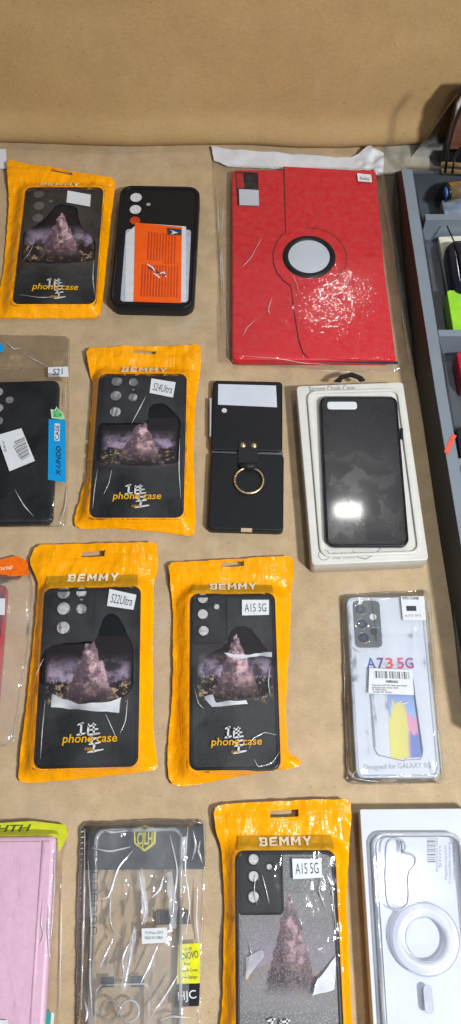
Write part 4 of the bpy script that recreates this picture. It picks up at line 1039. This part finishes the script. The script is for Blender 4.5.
box('back_side', xl + .006, xl + .30, yb - .004, yb, -.005, zr - .001, M['greydark'], root)
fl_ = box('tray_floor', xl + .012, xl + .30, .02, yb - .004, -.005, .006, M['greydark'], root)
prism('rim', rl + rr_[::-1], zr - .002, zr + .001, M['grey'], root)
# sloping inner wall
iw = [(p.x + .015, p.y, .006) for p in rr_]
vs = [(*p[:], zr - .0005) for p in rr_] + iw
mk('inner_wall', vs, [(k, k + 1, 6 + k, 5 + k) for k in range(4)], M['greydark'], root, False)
for ypx in (217, 333, 462):
    y = U(450, ypx, zr - .01).y
    d_ = box('divider', xl + rw + .006, xl + .28, y - .004, y + .004, .006, zr - .010, M['grey'], root)
decal('red_sticker', [(452, 434), (456.5, 436), (448, 454.5), (444, 452)], zconst(zr + .001), M['redmark'], root)

def P3(px, py, z): p = U(px, py, z); return Vector((p.x, p.y, z))
z0 = .012
t1 = thing('lime_case_pack', 'bright lime green pack in the tray beneath the black rounded case', 'phone case', U(470, 310, z0))
slab('pack', Fr([(449, 291), (500, 288), (510, 331), (451.5, 333)], z0 + .016), .006, z0 + .016, .003, .001, M['limegreen'], t1)
t2 = thing('pale_card', 'pale yellow card standing in the tray behind the black rounded case', 'card', U(455, 262, z0))
slab('card', Fr([(437.5, 237), (490, 234), (500, 288), (450, 291)], z0 + .004), .006, z0 + .004, .002, .0006, M['palecard'], t2)
t3 = thing('black_rounded_case', 'rounded glossy black case lying on the pale card in the tray', 'phone case', U(470, 262, z0))
fr3 = Fr([(447, 238), (498, 236), (506, 288), (452, 292)], z0 + .024)
slab('shell', fr3, z0 + .0042, z0 + .024, .014, .009, M['lensdark'], t3)
tube('centre_line', [P3(447, 226, z0 + .026), P3(458, 250, z0 + .027), P3(463, 275, z0 + .026)], .0009, M['blackst'], t3, 6)
t4 = thing('red_case_pack', 'dark red pack in the tray compartment nearer than the lime one', 'phone case', U(470, 370, z0))
slab('pack', Fr([(457, 352), (500, 350), (510, 385), (461.5, 386)], z0 + .014), .006, z0 + .014, .003, .002, M['darkred'], t4)
t5 = thing('black_case_pack', 'black pack at the right edge beside the orange-red sticker', 'phone case', U(472, 443, z0))
slab('pack', Fr([(456, 428), (500, 426), (510, 462), (460, 460)], z0 + .02), .006, z0 + .02, .004, .002, M['blackmatte'], t5)
# batteries and tubes at the tray's far end
def cyl(name, a, b, r, mat, parent): return tube(name, [a, b], r, mat, parent, 18)
zz = .045
tb = thing('battery', 'gold battery with a blue end lying at the far end of the tray', 'battery', U(455, 190, zz))
cyl('gold_body', P3(449, 192, zz), P3(490, 186, zz), .0105, M['brass'], tb)
cyl('dark_end', P3(446.5, 192.4, zz), P3(449, 192, zz), .0090, M['blackst'], tb); cyl('blue_cap', P3(445, 192.6, zz), P3(446.5, 192.4, zz), .006, M['bluecap'], tb)
for k, (y, r) in enumerate(((164.5, .0032), (171.5, .0030))):
    tk = cyl('gold_pen', P3(441.5 + k * .5, y, .052), P3(500, y + 3, .052), r, M['brass'], None)
    top(tk, ('upper of the two pale gold rods above the battery', 'lower of the two pale gold rods above the battery')[k], 'rod', 'pale gold rods')
t6 = thing('clear_pack', 'bluish clear plastic pack under the battery', 'package', U(455, 210, .03))
slab('pack', Fr([(441, 199), (495, 196), (500, 217), (446, 220)], .03), .006, .03, .003, .002, M['bluish'], t6)
# dark standing pouch past the cardboard, leaning
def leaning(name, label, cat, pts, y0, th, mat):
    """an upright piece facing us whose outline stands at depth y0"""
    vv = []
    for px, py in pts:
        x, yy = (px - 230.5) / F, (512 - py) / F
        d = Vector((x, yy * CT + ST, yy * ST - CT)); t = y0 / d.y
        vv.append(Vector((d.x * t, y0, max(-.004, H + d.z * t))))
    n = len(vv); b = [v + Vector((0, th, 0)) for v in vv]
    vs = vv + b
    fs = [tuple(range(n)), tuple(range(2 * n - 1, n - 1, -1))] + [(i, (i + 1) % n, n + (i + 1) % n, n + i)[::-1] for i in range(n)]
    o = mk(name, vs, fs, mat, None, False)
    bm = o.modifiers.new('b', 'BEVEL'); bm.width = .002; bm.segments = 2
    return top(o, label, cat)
leaning('black_bag', 'black bag with a slanted edge standing at the far right against the cardboard', 'bag', [(440, 166), (449, 135), (456, 108), (461, 93), (468, 86), (520, 84), (520, 168)], .845, .012, M['blackmatte'])
leaning('shadow_sheet', 'smoky sheet with a slanted edge, added for the shade beside the black bag', 'shade sheet', [(408, 168), (428, 136), (446, 110), (461, 90), (466, 86), (470, 168)], .868, .0012, M['shadow'])  # tinted sheet added to paint the cast shade over backdrop and table
leaning('brown_wallet', 'brown leather wallet in front of the black bag', 'wallet', [(447.5, 150), (450, 138), (454, 124), (462, 112), (500, 105), (500, 152), (462, 150)], .825, .010, M['brown'])
leaning('navy_wallet', 'dark navy wallet edge left of the brown wallet', 'wallet', [(446, 148), (448, 136), (451, 126), (455, 124), (452, 138), (449, 150)], .838, .005, M['navyblue'])
leaning('white_sachet', 'small white sachet standing above the brown wallet', 'sachet', [(451.5, 128), (455, 118), (457, 106), (463, 96), (500, 90), (500, 112), (460, 118)], .835, .006, M['sticker'])
for k, (lab, pts) in enumerate((('black cable looping over the brown wallet, outer one', ((445, 172, .06), (448, 150, .09), (454, 126, .12), (464, 100, .15), (480, 80, .17))), ('black cable inside the other cable loop above the gold rods', ((452, 170, .06), (454, 156, .08), (459, 146, .09), (470, 140, .10))))):
    cb = tube('cable', [(U(x, y, z).x, U(x, y, z).y - .004 * k, z) for x, y, z in pts], .0016, M['blackst'], None, 8)
    top(cb, lab, 'cable', 'black cables')
pw = prism('white_sheet', [U(x, y, 0) for x, y in ((380, 140), (430, 140), (430, 170), (412, 172), (384, 172))], -.0046, -.0035, M['palegrey'])
top(pw, 'pale sheet on the table between the cardboard and the tray', 'sheet')

# ------------------------------------------------------------------ light: a row of shop lamps over the right side and an added fill panel
def lamp(name, loc, size, power, col, aim=None):
    l = bpy.data.lights.new(name, 'AREA'); l.shape = 'RECTANGLE'; l.size, l.size_y = size; l.energy = power; l.color = col
    o = link(bpy.data.objects.new(name, l)); o.location = loc
    if aim is not None:
        d = Vector(aim) - Vector(loc); o.rotation_euler = d.to_track_quat('-Z', 'Y').to_euler()
    return o
def over(px, py, z, h):
    """a lamp hung at height h where its mirror image shows at this spot of a level surface"""
    p = U(px, py, z); k = 1 + (h - z) / (H - z)
    return (p.x * k, p.y * k, h)
for (px, py, z), h, e, col, sz in (((393, 882, .028), 1.0, 2.0, (.95, .975, 1.0), (.085, .06)), ((348, 510, .027), 1.25, 1.5, (1, .985, .95), (.06, .03)), ((335, 300, .013), 1.5, 1.7, (1, .975, .93), (.07, .04))):
    l_ = over(px, py, z, h); print('LAMP', l_)
    lamp('shop_lamp', l_, sz, e, col)
lamp('key_lamp', (.85, -.42, 1.45), (.14, .11), 35.0, (.97, .985, 1.0), (.05, .35, 0))
lamp('fill_panel', (-.3, -1.5, 1.9), (1.6, 1.0), 1.8, (.97, .98, 1.0), (0, .4, 0))  # added fill light behind the camera, unseen and out of mirror angles
w = bpy.data.worlds.new('World'); sc.world = w; w.use_nodes = True
w.node_tree.nodes['Background'].inputs[0].default_value = (.95, .97, 1.0, 1); w.node_tree.nodes['Background'].inputs[1].default_value = .12
sc.view_settings.view_transform = 'Standard'; sc.view_settings.look = 'None'; sc.view_settings.exposure = 0.02; sc.view_settings.gamma = 1.0
sc.cycles.transparent_max_bounces = 16
sc.cycles.max_bounces = 8
